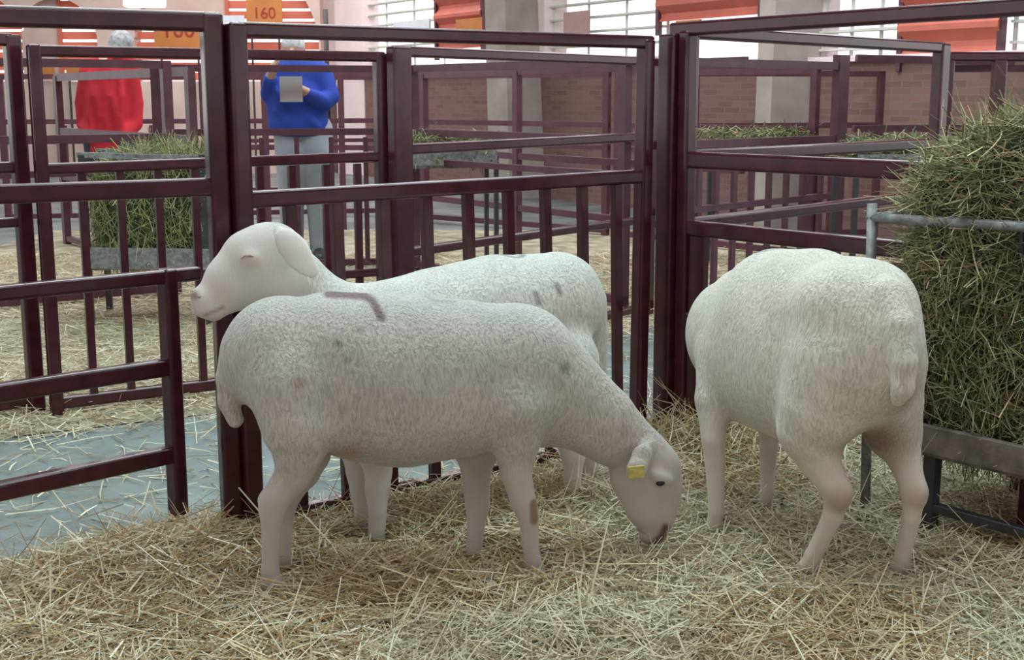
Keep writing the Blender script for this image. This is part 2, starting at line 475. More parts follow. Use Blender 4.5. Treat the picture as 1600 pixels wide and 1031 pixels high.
# louvred windows (bright sky between the blades) and corrugated shutters
def louvres(name, s0, s1, pl, step=0.17, z0=SILL + 0.12, z1=WTOP, mat=None, tilt=0.06):
    bm = bmesh.new()
    z = z0
    while z < z1:
        a = pl.o + pl.f * s0 + pl.n * 0.15; b = pl.o + pl.f * s1 + pl.n * 0.15
        bar(bm, (a[0], a[1], z), (b[0], b[1], z), 0.14, 0.022)
        z += step
    for s_ in np.linspace(s0, s1, 4):
        a = pl.o + pl.f * s_ + pl.n * 0.15
        bar(bm, (a[0], a[1], z0 - 0.1), (a[0], a[1], z1), 0.03, 0.03)
    o = obj(name, bm, mat or M['louvre']); o['kind'] = 'structure'
    return o
for i, (a, b) in enumerate(((553, 681), (850, 1026), (1268, 1405), (1565, 1700))):
    louvres('window_%d' % (i + 1), wall_pt(a), wall_pt(b), WALL)
def shutter(a, b, label, z0=SILL + 0.2, red=True):
    s0, s1 = wall_pt(a), wall_pt(b)
    mid = WALL.o + WALL.f * (s0 + s1) / 2
    t = thing('shutter', label, 'shutter', (mid[0], mid[1], z0), WALL.ang, 'terracotta shutters on the hall wall')
    hw = (s1 - s0) / 2
    vs, fs = [], []
    n = 60
    for i in range(n + 1):
        z = (WTOP - z0) * i / n
        y = 0.04 * math.sin(i * 2 * math.pi / 6.0)
        for x in (-hw, hw):
            vs += [(x, y - 0.02, z), (x, y + 0.02, z)]
    for i in range(n):
        k = i * 4
        fs += [(k, k + 2, k + 6, k + 4), (k + 3, k + 1, k + 5, k + 7), (k + 1, k, k + 4, k + 5), (k + 2, k + 3, k + 7, k + 6)]
    fs += [(0, 1, 3, 2), (n * 4, n * 4 + 2, n * 4 + 3, n * 4 + 1)]
    from_py('slat_curtain', vs, fs, M['shutter'], t)
    for x in (-hw, hw):
        barobj('guide_rail', (x, 0, -0.15), (x, 0, WTOP - z0), 0.05, 0.06, M['paint_far'], t, 0)
shutter(683, 755, 'terracotta roller shutter left of the grey stone buttress', SILL + 0.35)
shutter(1028, 1187, 'terracotta roller shutter in the hall wall above the central corner post', SILL + 0.5)
shutter(1406, 1562, 'widest terracotta roller shutter, above the right-hand hay rack', SILL + 0.05)

# plaster wall at the far left with arched louvred openings
BK = Plane((-14, BACK_Y), (-2.86, BACK_Y))
def bk_s(px): return BK.sz(px, 100)[0]
def arch_wall():
    s_l, s_r = bk_s(-120), bk_s(502)
    arches = [(bk_s(-25), 0.62, 2.35), (bk_s(92), 0.66, 2.25), (bk_s(355), 1.55, 2.1)]
    zb = 1.55
    bm = bmesh.new()
    yf = BACK_Y
    N = 400
    S = np.linspace(s_l, s_r, N + 1)
    def opening(s_):
        for c, r, zs in arches:
            d = abs(s_ - c)
            if d < r:
                return zb, zs + math.sqrt(r * r - d * d)
        return None
    X0 = BK.o[0]
    def boxx(x0, x1, z0, z1):
        bar(bm, (X0 + x0, yf + 0.2, (z0 + z1) / 2), (X0 + x1, yf + 0.2, (z0 + z1) / 2), 0.4, z1 - z0)
    boxx(s_l, s_r, 0, zb)
    run = None
    for a, b in zip(S[:-1], S[1:]):
        op = opening((a + b) / 2)
        if op is None:
            if run is None: run = a
            last = b
        else:
            if run is not None: boxx(run, a, zb, WTOP + 0.6); run = None
            boxx(a, b, min(op[1], WTOP + .5), WTOP + 0.6)
    if run is not None: boxx(run, s_r, zb, WTOP + 0.6)
    o = obj('wall_back', bm, M['beige']); o['kind'] = 'structure'
    m, t, bs = new_mat('salmon_louvre')
    bs.inputs['Base Color'].default_value = (0.80, 0.36, 0.27, 1); bs.inputs['Roughness'].default_value = 0.6
    tr = t.nodes.new('ShaderNodeBsdfTranslucent'); tr.inputs['Color'].default_value = (0.95, 0.42, 0.30, 1)
    ms = t.nodes.new('ShaderNodeMixShader'); ms.inputs[0].default_value = 0.6
    t.links.new(bs.outputs[0], ms.inputs[1]); t.links.new(tr.outputs[0], ms.inputs[2]); t.links.new(ms.outputs[0], t.nodes['Material Output'].inputs[0])
    M['slatpink'] = m
    for i, (c, r, zs) in enumerate(arches):
        b2 = bmesh.new(); z = zb + 0.08
        half = {0: 99, 1: 0.0, 2: 2.55}[i]        # above this height the left leaf is boarded up
        b3 = bmesh.new()
        while z < zs + r - 0.05:
            hw = r if z < zs else math.sqrt(max(0.01, r * r - (z - zs) ** 2))
            x0, x1 = X0 + c - hw, X0 + c + hw
            if z > half:
                bar(b3, (x0, yf + 0.2, z), (X0 + c, yf + 0.2, z), 0.06, 0.17); x0 = X0 + c
            bar(b2, (x0, yf + 0.2, z), (x1, yf + 0.2, z), 0.03, 0.125)
            z += 0.17
        bar(b2, (X0 + c, yf + 0.15, zb), (X0 + c, yf + 0.15, zs + r), 0.06, 0.06)
        w = obj('window_%d' % (5 + i), b2, M['slatpink']); w['kind'] = 'structure'
        if b3.verts:
            w = obj('window_board', b3, M['beige']); w['kind'] = 'structure'
        else: b3.free()
arch_wall()
o = barobj('wall_side', (-2.86, BACK_Y + .2, 2.6), (-2.3, BACK_Y - .6, 2.6), 0.3, 5.2, M['pink']); o['kind'] = 'structure'

# ------------------------------------------------------------------ signs and papers on the walls
def board(name, px0, py0, px1, py1, mat, label, cat, pl, off=-0.12, text=None, tz=0.5, trap=0.0, group=None, stand=True):
    a = pl.hit(px0, py1, off); b = pl.hit(px1, py1, off); c = pl.hit(px1, py0, off)
    w = np.linalg.norm((b - a)[:2]); h = abs(c[2] - b[2]); mid = (a + b) / 2
    t = thing(name, label, cat, (mid[0], mid[1], min(a[2], b[2])), pl.ang, group)
    bm = bmesh.new()
    bar(bm, (-w / 2, 0, h / 2), (w / 2, 0, h / 2), 0.03, h)
    if trap:
        for v in bm.verts:
            if v.co.z < h / 2: v.co.x *= 1 - trap
    sh_ = obj('sheet' if 'paper' in name else 'panel', bm, mat, t)
    if text:
        cu = bpy.data.curves.new('lettering', 'FONT'); cu.body = text; cu.align_x = 'CENTER'; cu.align_y = 'CENTER'
        cu.size = h * tz; cu.extrude = 0.004
        tmp = bpy.data.objects.new('lettering', cu); C.objects.link(tmp)
        me = bpy.data.meshes.new_from_object(tmp.evaluated_get(bpy.context.evaluated_depsgraph_get()))
        bpy.data.objects.remove(tmp); me.materials.clear(); me.materials.append(M['red_ink'])
        l = bpy.data.objects.new('lettering', me); C.objects.link(l); l.parent = sh_
        l.location = (0, -0.022, h * 0.5); l.rotation_euler = (math.pi / 2, 0, 0)
    if stand:
        z0 = t.location.z
        for sx in (-0.38, 0.38):
            barobj('stand_leg', (sx * w, 0.03, -z0), (sx * w, 0.03, h), 0.03, 0.03, M['darksteel'], t, 0, up=(0, 1, 0))
    return t
board('number_sign', 386, -4, 442, 46, M['ochre'], 'ochre board numbered 160 in red above the person in blue', 'sign', BK, text='160', tz=0.5)
t_ = board('number_sign', 242, 18, 318, 76, M['ochre'], 'ochre board numbered 160 behind the top rail, right of the person in red', 'sign', BK, text='160', tz=0.62)
board('ochre_sign', 714, 27, 752, 56, M['ochre'], 'small ochre board on the shutter beside the grey buttress', 'sign', WALL, stand=False, off=-0.07)
board('ochre_sign', 1056, 30, 1094, 80, M['ochre'], 'tapered ochre board just right of the central corner post', 'sign', WALL, trap=0.5, stand=False, off=-0.055)
board('ochre_notice', 58, 103, 86, 119, M['ochre'], 'leftmost small ochre board low on the far plaster wall', 'board', BK)
board('ochre_notice', 104, 100, 130, 116, M['ochre'], 'small ochre board low on the far wall left of the person in red', 'board', BK)
board('pink_paper', 882, 16, 920, 62, M['pinkpaper'], 'dull pink sheet hanging on the white louvred window', 'notice', WALL, stand=False, off=-0.07)
board('white_paper', 343, 24, 384, 84, M['paper'], 'pale blue white sheet on the far wall beside the front corner posts', 'notice', BK)
board('white_paper', 616, 29, 672, 50, M['paper'], 'white sheet on the louvred window left of the first shutter', 'notice', WALL, stand=False, off=-0.07)
lp = at_depth(226, 2, 15.0)
lt = thing('hanging_lamp', 'white lamp hanging above the person in red', 'lamp', (lp[0], lp[1], lp[2] - 0.07))
bm = bmesh.new(); bar(bm, (-0.24, 0, 0.16), (0.24, 0, 0.16), 0.26, 0.05, 0.01); obj('housing', bm, M['louvre'], lt)
m_, t_2, b_2 = new_mat('lit_lamp_tube'); b_2.inputs['Emission Color'].default_value = (1, 1, 0.98, 1); b_2.inputs['Emission Strength'].default_value = 4
bm = bmesh.new(); bar(bm, (-0.22, 0, 0.07), (0.22, 0, 0.07), 0.2, 0.13, 0.02); obj('diffuser', bm, m_, lt)
for sx in (-0.2, 0.2): barobj('cord', (sx, 0, 0.18), (sx, 0, 5.2 - lp[2] + 0.07), 0.012, 0.012, M['darksteel'], lt, 0, up=(0, 1, 0))
# pole standing by the pink wall
pb = at_depth(512, 150, 19.0)
tag(tubeobj('pole', [(pb[0], pb[1], 0), (pb[0], pb[1], 1.3 + 19.0 * 130 / F)], 0.035, M['darksteel']), 'thin dark pole rising beside the person in blue', 'pole')

# ------------------------------------------------------------------ pen fences
FENCES = []
def fence(label, pl, rails, stiles=(), bals=(), far=False, group=None, name='pen_fence', d=0.045, cat='fence'):
    """rails: (s0,z0,s1,z1,height)  stiles: (s_bottom,s_top,z0,z1,width)  bals: (s_bottom,s_top,z0,z1,width)"""
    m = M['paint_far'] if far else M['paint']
    t = thing(name, label, cat, (pl.o[0], pl.o[1], 0), pl.ang, group)
    bv = 0 if far else 0.0105
    for s0, z0, s1, z1, h in rails:
        barobj('rail', (s0, 0, z0), (s1, 0, z1), d, h, m, t, bv)
    for s0, s1, z0, z1, w in stiles:
        barobj('post', (s0, 0, z0), (s1, 0, z1), d + 0.012, w, m, t, bv, up=(1, 0, 0))
    for s0, s1, z0, z1, w in bals:
        barobj('baluster', (s0, 0, z0), (s1, 0, z1), d * 0.6, w, m, t, 0.003 if not far else 0, up=(1, 0, 0))
    return t
TOP, MID, LOW = 1.505, 1.04, 0.83
# A: panel at the front left, closed by a low gate
PA = Plane(G(362, 834), G(-100, 912))
sA = lambda px, py: PA.sz(px, py)[0]
fence('near left pen frame with thick top rail, rounded end post and mid rail', PA,
      [(-0.02, 1.505, 1.1, 1.505, 0.055), (0.0, 1.045, 1.1, 1.045, 0.052)], [(sA(364, 835), sA(329, 20), 0, 1.53, 0.058)])
PG = Plane(G(280, 824), G(0, 907))
fence('low three-rail gate in front of the left pen, its latch bar touching the corner post', PG,
      [(-0.11, 0.775, 0.75, 0.79, 0.042), (0, 0.505, 0.75, 0.525, 0.052), (0, 0.235, 0.75, 0.255, 0.052)],
      [(0.0, 0.0, 0.0, 0.80, 0.045)], name='low_gate', cat='gate')
# B: panel behind the two left sheep
PB = Plane(G(396, 832), G(1012, 694))
sB = lambda px, py: PB.sz(px, py)[0]
balB = []
for xt, xb in ((451, 471), (524, 544), (598, 613), (665, 680), (730, 743), (793, 804), (851, 860), (909, 914), (962, 964)):
    a = sB(xt, 300); b = sB(xb, 770)
    balB.append((b, a - (b - a) * 0.0, 0.05, 1.02, 0.036))
fence('baluster panel behind the two left sheep, between the two corner posts', PB,
      [(0.0, 1.485, 1.62, 1.49, 0.045), (0.0, 1.005, 1.62, 1.015, 0.05), (0.02, 0.035, 1.6, 0.03, 0.045)],
      [(0.0, sB(367, 50), 0, 1.505, 0.056), (1.585, sB(1009, 80), 0, 1.5, 0.05)], balB)
pc = G(1042, 692)
o = barobj('fence_upright', (pc[0], pc[1], 0), (pc[0] - 0.005, pc[1], 1.52), 0.085, 0.085, M['paint'], None, 0.008, up=(math.cos(.6), math.sin(.6), 0))
tag(o, 'thick maroon corner post right of the grazing sheep, where three panels meet', 'post')
# C: panel from the corner towards the hay rack
PC = Plane(G(1066, 700), G(1600, 860))
fence('right-hand pen panel running from the corner post behind the hay rack', PC,
      [(-0.1, 1.535, 1.5, 1.545, 0.05), (-0.03, 1.075, 1.4, 1.08, 0.06), (0.0, 0.83, 1.4, 0.84, 0.055), (0.0, 0.5, 1.4, 0.5, 0.05)],
      [(0.0, -0.02, 0, 1.53, 0.05), (1.4, 1.4, 0, 1.53, 0.05)], [(0.06, 0.06, 0.05, 0.83, 0.075)])
# B2: continues the line of B beyond the corner post
PB2 = Plane(G(1056, 690), G(1445, 561))
fence('pen panel running away behind the right sheep from the corner post', PB2,
      [(0.0, 1.53, 2.12, 1.53, 0.05), (0.0, 1.08, 2.12, 1.075, 0.05), (0.0, 0.83, 2.12, 0.83, 0.045), (0, 0.42, 2.12, 0.42, 0.04)],
      [(0.03, 0.03, 0, 1.52, 0.05), (2.12, 2.12, 0, 1.55, 0.09)])
# L1 and its neighbour L0
PL1 = Plane(G(90, 652), G(615, 586))
sL = lambda px, py: PL1.sz(px, py)[0]
balL = [(sL(x, 350), sL(x, 350), 0.05, 1.0, 0.032) for x in (131, 191, 250, 307, 356, 408, 458, 511, 560)]
fence('second-row baluster panel beyond the gate, hay rack behind it', PL1,
      [(0.0, 1.475, 1.52, 1.475, 0.045), (0.0, 1.015, 1.52, 1.03, 0.045), (0.0, 0.06, 1.52, 0.06, 0.05), (0.9, 0.5, 1.52, 0.5, 0.04)],
      [(0.0, -0.0, 0, 1.5, 0.05), (1.5, 1.5, 0, 1.49, 0.06)], balL)
PL0 = Plane(G(58, 645), G(-220, 690))
fence('second-row panel cut off by the left edge, next to the baluster panel', PL0,
      [(0.0, 1.52, 0.9, 1.52, 0.05), (0.0, 1.02, 0.9, 1.02, 0.045), (0, 0.8, .9, .8, .04), (0, 0.06, 0.9, 0.06, 0.05)],
      [(0.0, 0.0, 0, 1.54, 0.062)])
# M: from post P3 away to the right
PM = Plane(G(622, 590), G(1312, 418))
fence('second-row panel running away from the post behind the middle sheep', PM,
      [(0.0, 1.50, 2.2, 1.50, 0.05), (0.0, 1.06, 2.2, 1.07, 0.05), (0.0, 0.585, 2.2, 0.585, 0.045), (0, 0.06, 2.2, 0.06, 0.045)],
      [(0.04, 0.04, 0, 1.52, 0.12), (2.2, 2.2, 0, 1.52, 0.06)])
# N: baluster panel beyond the corner on the right
PN = Plane(G(1049, 490), G(1300, 441))
balN = [(PN.sz(x, 350)[0],) * 2 + (0.05, 1.0, 0.04) for x in (1064, 1090, 1117, 1145, 1172, 1199, 1226, 1252, 1279)]
fence('far baluster panel seen between the rails above the right sheep', PN,
      [(-0.1, 1.50, 1.9, 1.505, 0.05), (-0.1, 1.015, 1.9, 1.01, 0.05), (-.1, 0.62, 1.9, 0.62, 0.04), (-0.1, 0.06, 1.9, 0.06, 0.05)],
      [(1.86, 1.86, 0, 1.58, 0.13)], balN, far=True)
g1 = G(1322, 430); PN2 = Plane(g1, (g1[0] + 1.1, g1[1] + 0.15))
fence('short far panel between two posts left of the hay heap', PN2,
      [(0.0, 1.57, 1.2, 1.545, 0.05), (0.0, 1.07, 1.2, 1.07, 0.05), (0, 0.06, 1.2, 0.06, 0.05)], [(0.62, 0.62, 0, 1.4, 0.05)], far=True)
g1 = G(1452, 520); PR = Plane(g1, (g1[0] + 1.5, g1[1] + 0.1))
fence('panel beyond the hay heap at the right edge of the row', PR,
      [(0.0, 1.51, 1.5, 1.51, 0.05), (0.0, 1.11, 1.5, 1.11, 0.05), (0, 0.7, 1.5, 0.7, 0.05), (0, 0.06, 1.5, 0.06, 0.05)],
      [(0.02, 0.02, 0, 1.5, 0.05), (0.30, 0.30, 0, 1.5, 0.07), (1.5, 1.5, 0, 1.5, 0.05)])
# K: cross panel in front of the person in red
PK = Plane(G(104, 382), G(305, 439))
fence('cross panel the person in red leans on', PK,
      [(0.0, 1.46, 2.95, 1.47, 0.065), (0.0, 1.0, 2.95, 1.0, 0.06), (0.0, 0.6, 2.95, 0.6, 0.045), (0, 0.06, 2.95, 0.06, 0.045)],
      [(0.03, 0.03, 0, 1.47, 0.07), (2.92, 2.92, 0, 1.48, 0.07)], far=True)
# Q: row in front of the person in blue
PQ = Plane(G(355, 362), G(640, 358))
fence('panel of the third row in front of the person in blue', PQ,
      [(-0.2, 1.515, 2.0, 1.515, 0.055), (-.2, 0.95, 2.0, 0.97, 0.05), (-.2, 0.82, 2.0, 0.80, 0.05), (-.2, .4, 2.0, .4, .05)],
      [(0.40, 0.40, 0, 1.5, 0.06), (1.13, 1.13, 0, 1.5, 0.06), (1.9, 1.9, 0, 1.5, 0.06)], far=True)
PQ2 = Plane(G(638, 372), G(1000, 432))
fence('cross panel of the third row left of the central corner post', PQ2,
      [(0.0, 1.49, 4.2, 1.52, 0.07), (0.0, 1.0, 4.2, 0.97, 0.05), (0.0, 0.82, 4.2, 0.82, 0.05), (0, 0.4, 4.2, 0.4, 0.05)],
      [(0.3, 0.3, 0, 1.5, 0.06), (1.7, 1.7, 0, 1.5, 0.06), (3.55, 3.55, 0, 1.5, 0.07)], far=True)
# rows of pens further back: one panel per bay
def far_panel(x0, y0, x1, y1, label, nb=0, group=None):
    pl = Plane((x0, y0), (x1, y1)); L = pl.len
    return fence(label, pl, [(0, 1.5, L, 1.5, 0.05), (0, 1.04, L, 1.04, 0.05), (0, 0.83, L, 0.83, 0.04), (0, 0.06, L, 0.06, 0.05)],
                 [(0.03, 0.03, 0, 1.52, 0.07), (L - 0.03, L - 0.03, 0, 1.52, 0.06)],
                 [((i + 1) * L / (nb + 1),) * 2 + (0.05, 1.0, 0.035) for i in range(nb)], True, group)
GR = 'rows of pens far back in the hall'
far_panel(-7.4, 13.0, -5.4, 13.4, 'far back pen panel at the left edge, beside the person in red', 8, GR)
far_panel(-5.3, 13.4, -3.4, 13.8, 'far back pen panel just behind the person in red', 8, GR)
far_panel(-3.3, 13.8, -1.2, 14.2, 'far back pen panel behind the person in blue', 0, GR)
far_panel(-1.1, 13.6, 0.9, 12.0, 'far back pen panel angled beneath the first shutter', 0, GR)
far_panel(0.95, 11.8, 2.4, 10.2, 'far back pen panel angled beneath the pink sheet', 0, GR)
far_panel(1.6, 11.6, 3.4, 11.9, 'far back pen panel in front of the brick wall right of the corner post', 0, GR)
far_panel(3.1, 9.6, 5.0, 9.4, 'far back pen panel in front of the brick wall at the right edge', 0, GR)
#far_panel(-0.9, 9.2, 0.9, 10.6, 'mid-distance pen panel running away behind the middle sheep', 5, GR)
far_panel(-3.6, 7.4, -2.2, 8.4, 'mid-distance pen panel left of the small hay rack', 0, GR)

far_panel(-0.75, 9.6, 0.70, 7.8, 'mid-distance cross panel ending left of the far baluster panel', 0, GR)
far_panel(-2.6, 9.4, -0.85, 9.75, 'mid-distance panel in front of the legs of the person in blue', 6, GR)
# ------------------------------------------------------------------ hay racks
def hay_tint(n, dry=0.25):
    base = np.array([[0.075, 0.095, 0.035], [0.13, 0.16, 0.065], [0.19, 0.215, 0.095], [0.27, 0.28, 0.14]])
    c = base[rng.integers(0, 4, n)]
    d = rng.random(n) < dry
    c[d] = np.array([0.42, 0.37, 0.19]) * rng.uniform(0.6, 1.1, (d.sum(), 1))
    return c * rng.uniform(0.75, 1.2, (n, 1))
PF = Plane(G(1350, 815), G(1600, 890))
def fP(px, py, off=0.0): return PF.sz(px, py, off)
rk = thing('hay_rack', 'steel hay rack with grey pipe rail and trough beside the right sheep', 'hay rack', (PF.o[0], PF.o[1], 0), PF.ang)
sR = 1.0
def rk_pt(px, py, off=0.0):
    s, z = PF.sz(px, py, off); return (s, off, z)
tubeobj('post', [rk_pt(1350, 835)[:1] + (0, 0.0), rk_pt(1363, 318)], 0.016, M['galv'], rk)
a_, b_ = rk_pt(1372, 341), rk_pt(1600, 354)
tubeobj('pipe_rail', [(a_[0] - 0.03, 0, a_[2]), (b_[0], 0, b_[2]), (sR, 0, b_[2])], 0.0155, M['galv'], rk)
tubeobj('pipe_rail', [(a_[0] - 0.03, 0, a_[2]), (a_[0] - 0.0, 0.55, a_[2])], 0.014, M['galv'], rk)
barobj('rack_bar', (0.02, 0.02, 0.73), (0.02, 0.50, 0.73), 0.016, 0.016, M['galv'], rk, 0)
barobj('rack_bar', (0.10, 0.02, 0.60), (0.10, 0.50, 0.62), 0.012, 0.012, M['galv'], rk, 0)
for px in (1462, 1525, 1592):
    s0 = rk_pt(px, 350)[0]
    barobj('rack_bar', (s0, 0.02, a_[2]), (s0 + 0.01, 0.10, 0.30), 0.012, 0.012, M['darksteel'], rk, 0)
zt = rk_pt(1440, 657)[2]; zb_ = rk_pt(1440, 700)[2]
s0 = rk_pt(1425, 680)[0]
barobj('trough_board', (s0, -0.03, (zt + zb_) / 2), (sR, -0.03, (zt + zb_) / 2), 0.025, abs(zt - zb_), M['trough'], rk, 0.003)
barobj('trough_board', (s0, 0.5, (zt + zb_) / 2), (sR, 0.5, (zt + zb_) / 2), 0.025, abs(zt - zb_), M['trough'], rk, 0.003)
barobj('trough_floor', (s0, 0.235, zb_), (sR, 0.235, zb_), 0.53, 0.02, M['trough'], rk, 0)
barobj('trough_end', (s0, -0.03, (zt + zb_) / 2), (s0, 0.5, (zt + zb_) / 2), 0.02, abs(zt - zb_), M['trough'], rk, 0)
sl = rk_pt(1456, 740)[0]
barobj('leg', (sl, 0, 0), (sl, 0, zb_), 0.04, 0.04, M['darksteel'], rk, 0.004)
barobj('leg', (sl, 0.5, 0), (sl, 0.5, zb_), 0.04, 0.04, M['darksteel'], rk, 0.004)
barobj('leg', (sR, 0, 0), (sR, 0, zb_), 0.04, 0.04, M['darksteel'], rk, 0.004)
zr = rk_pt(1450, 790)[2]
barobj('base_rail', (sl - 0.03, 0, zr), (sR, 0, zr), 0.03, 0.028, M['darksteel'], rk, 0.004)
barobj('base_rail', (sl - 0.03, 0.5, zr), (sR, 0.5, zr), 0.03, 0.028, M['darksteel'], rk, 0.004)
# the heap of hay in the rack
hp = thing('hay_heap', 'tall heap of green hay piled in the right-hand rack', 'hay', (PF.o[0], PF.o[1], 0), PF.ang)
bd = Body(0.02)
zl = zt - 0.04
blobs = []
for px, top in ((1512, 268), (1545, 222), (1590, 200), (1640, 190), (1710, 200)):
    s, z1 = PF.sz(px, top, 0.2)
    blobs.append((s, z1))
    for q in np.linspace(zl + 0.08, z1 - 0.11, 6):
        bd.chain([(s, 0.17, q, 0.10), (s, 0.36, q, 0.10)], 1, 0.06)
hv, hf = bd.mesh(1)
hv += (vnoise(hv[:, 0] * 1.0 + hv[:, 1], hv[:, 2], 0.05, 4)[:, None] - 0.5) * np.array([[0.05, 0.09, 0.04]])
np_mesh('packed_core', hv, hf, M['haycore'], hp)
ii = rng.integers(0, len(hv), 26000)
p = hv[ii] + rng.normal(0, 0.022, (len(ii), 3))
front = p[:, 1] < 0.45
p = p[front]; n = len(p)
up_ = p[:, 2] > 0.78
d = rng.normal(0, 1, (n, 3)) * np.where(up_[:, None], np.array([[1.0, 0.8, 0.45]]), np.array([[0.55, 0.5, 1.1]]))
h1 = stalks('hay_stalks', p, d, rng.uniform(0.05, 0.26, n), rng.uniform(0.0010, 0.0024, n), rng.normal(0, 0.22, n), hay_tint(n, 0.25) * np.array([1.62, 1.45, 1.7]), M['hay'], hp, 4)
h1['kind'] = 'stuff'

# second, smaller rack beyond the gate on the left
gk = at_depth(235, 300, 7.3); kx, ky = gk[0], gk[1]
zk = lambda py: 1.3 - (py - 150.5) * 7.3 / F
xk = lambda px: (px - 800) * 7.3 / F - kx
k2 = thing('hay_rack', 'low grey hay trough with a rail beyond the left gate', 'hay rack', (kx, ky, 0), 0.1)
barobj('trough_board', (xk(135), -0.12, zk(395)), (xk(330), -0.12, zk(400)), 0.02, 0.12, M['galv'], k2, 0.003)
barobj('trough_floor', (xk(135), 0.15, zk(412)), (xk(330), 0.15, zk(412)), 0.5, 0.02, M['galv'], k2, 0)
barobj('trough_board', (xk(135), 0.42, zk(390)), (xk(330), 0.42, zk(390)), 0.02, 0.12, M['galv'], k2, 0.003)
for px in (142, 322):
    barobj('leg', (xk(px), -0.1, 0), (xk(px), -0.1, 0.98), 0.035, 0.035, M['darksteel'], k2, 0)
    barobj('leg', (xk(px), 0.4, 0), (xk(px), 0.4, 0.98), 0.035, 0.035, M['darksteel'], k2, 0)
barobj('pipe_rail', (xk(135), -0.1, zk(238)), (xk(330), -0.1, zk(244)), 0.03, 0.03, M['galv'], k2, 0)
barobj('pipe_rail', (xk(135), 0.4, zk(238)), (xk(330), 0.4, zk(244)), 0.03, 0.03, M['galv'], k2, 0)
h2 = thing('hay_heap', 'green hay heap in the low rack beyond the left gate', 'hay', (kx, ky, 0), 0.1)
bd = Body(0.03)
for px, tp in ((185, 262), (215, 245), (250, 240), (285, 242), (315, 248)):
    for q in np.linspace(zk(380), zk(tp) - 0.1, 5):
        bd.chain([(xk(px), 0.05, q, 0.11), (xk(px), 0.26, q, 0.11)], 1, 0.06)
hv, hf = bd.mesh(1)
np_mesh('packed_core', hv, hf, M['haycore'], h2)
ii = rng.integers(0, len(hv), 6000)
p = hv[ii] + rng.normal(0, 0.02, (len(ii), 3)); n = len(p)
d = rng.normal(0, 1, (n, 3)) * np.array([[0.6, 0.5, 1.1]])
h1 = stalks('hay_stalks', p, d, rng.uniform(0.08, 0.26, n), rng.uniform(0.0015, 0.003, n), rng.normal(0, 0.15, n), hay_tint(n, 0.35) * 1.3, M['hay'], h2, 2)
h1['kind'] = 'stuff'
# hay troughs further back
for (px, py, Y, w, lab) in ((690, 222, 9.4, 0.75, 'far trough heaped with dark green hay behind the middle sheep'),
                            (1185, 210, 10.2, 0.95, 'far trough of pale hay beyond the far baluster panel'),
                            (1385, 225, 8.6, 0.6, 'far trough of hay between the posts left of the hay heap')):
    g = at_depth(px, py, Y); x, y, z = g
    t = thing('far_hay_trough', lab, 'hay trough', (x, y, 0), 0.3)
    barobj('trough_board', (-w / 2, -0.15, z - 0.12), (w / 2, -0.15, z - 0.12), 0.02, 0.12, M['galv'], t, 0)
    barobj('trough_floor', (-w / 2, 0, z - 0.17), (w / 2, 0, z - 0.17), 0.32, 0.02, M['galv'], t, 0)
    for sx in (-1, 1):
        for sy in (-0.13, 0.13):
            barobj('leg', (sx * w / 2, sy, 0), (sx * w / 2, sy, z - 0.1), 0.03, 0.03, M['darksteel'], t, 0, up=(0, 1, 0))
    n = 900
    p = np.stack([rng.uniform(-w / 2, w / 2, n), rng.uniform(-0.14, 0.14, n), z + rng.uniform(-0.16, 0.05, n)], 1)
    h = stalks('hay_stalks', p, rng.normal(0, 1, (n, 3)) * np.array([[1, 1, 0.4]]), rng.uniform(0.08, 0.2, n), rng.uniform(0.003, 0.006, n), rng.normal(0, 0.15, n), hay_tint(n, 0.3), M['hay'], t, 2)
    h['kind'] = 'stuff'

# ------------------------------------------------------------------ sheep
class Sheep(Plane):
    """side-view measuring frame: (fwd, lateral away from the eye, up)"""
    def P(s, px, py, r, lat=0.0):
        p = s.hit(px, py, lat)
        q = p - s.o
        sc = (q @ np.array([0, 1, 0]) + s.o[1]) / F
        return (float(q @ s.f), lat, float(p[2]), r * sc)
    def L(s, pts, lat=0.0):
        return [s.P(*q, lat) if len(q) == 3 else s.P(*q) for q in pts]
WOOL = np.array([0.725, 0.695, 0.645]); SKIN = np.array([0.67, 0.615, 0.575]); FACE = np.array([0.70, 0.645, 0.605])
def paint(tint, d, r, col, soft):
    w = np.clip((r - d) / soft + 0.5, 0, 1)[:, None]
    tint[:] = tint * (1 - w) + np.array(col) * w
def seg_d(v, pts, axes=(0, 2)):
    q = v[:, axes]; best = np.full(len(v), 9.0)
    for a, b in zip(pts, pts[1:]):
        a = np.array(a)[list(axes)] if len(a) > 2 else np.array(a); b = np.array(b)[list(axes)] if len(b) > 2 else np.array(b)
        ab = b - a; t = np.clip(((q - a) @ ab) / max(ab @ ab, 1e-9), 0, 1)
        best = np.minimum(best, np.linalg.norm(q - (a + t[:, None] * ab), axis=1))
    return best
def sheep_obj(name, label, pl, body, fleece_fn, paint_fn, group='white ewes in the front pen'):
    v, f = body.mesh(2)
    fleece = fleece_fn(v)
    # clumped locks give the fleece real relief
    tint = SKIN[None] * (1 - fleece[:, None]) + WOOL[None] * fleece[:, None]
    tint = tint.copy()
    paint_fn(v, tint)
    if np.cross(pl.f, pl.n)[2] < 0:
        v = v * np.array([1, -1, 1]); f = f[:, ::-1]
    root = thing(name, label, 'sheep', (pl.o[0], pl.o[1], 0), pl.ang, group)
    np_mesh('body', v, f, M['wool'], root, True, tint, {'fleece': fleece})
    return root
def eyeball(root, c, r, sq=0.6):
    bm = bmesh.new(); bmesh.ops.create_uvsphere(bm, u_segments=16, v_segments=10, radius=r)
    for v in bm.verts: v.co = Vector((v.co.x * 1.25, v.co.y * sq, v.co.z * 0.85)) + Vector(c)
    return obj('eye', bm, M['eye'], root, True)
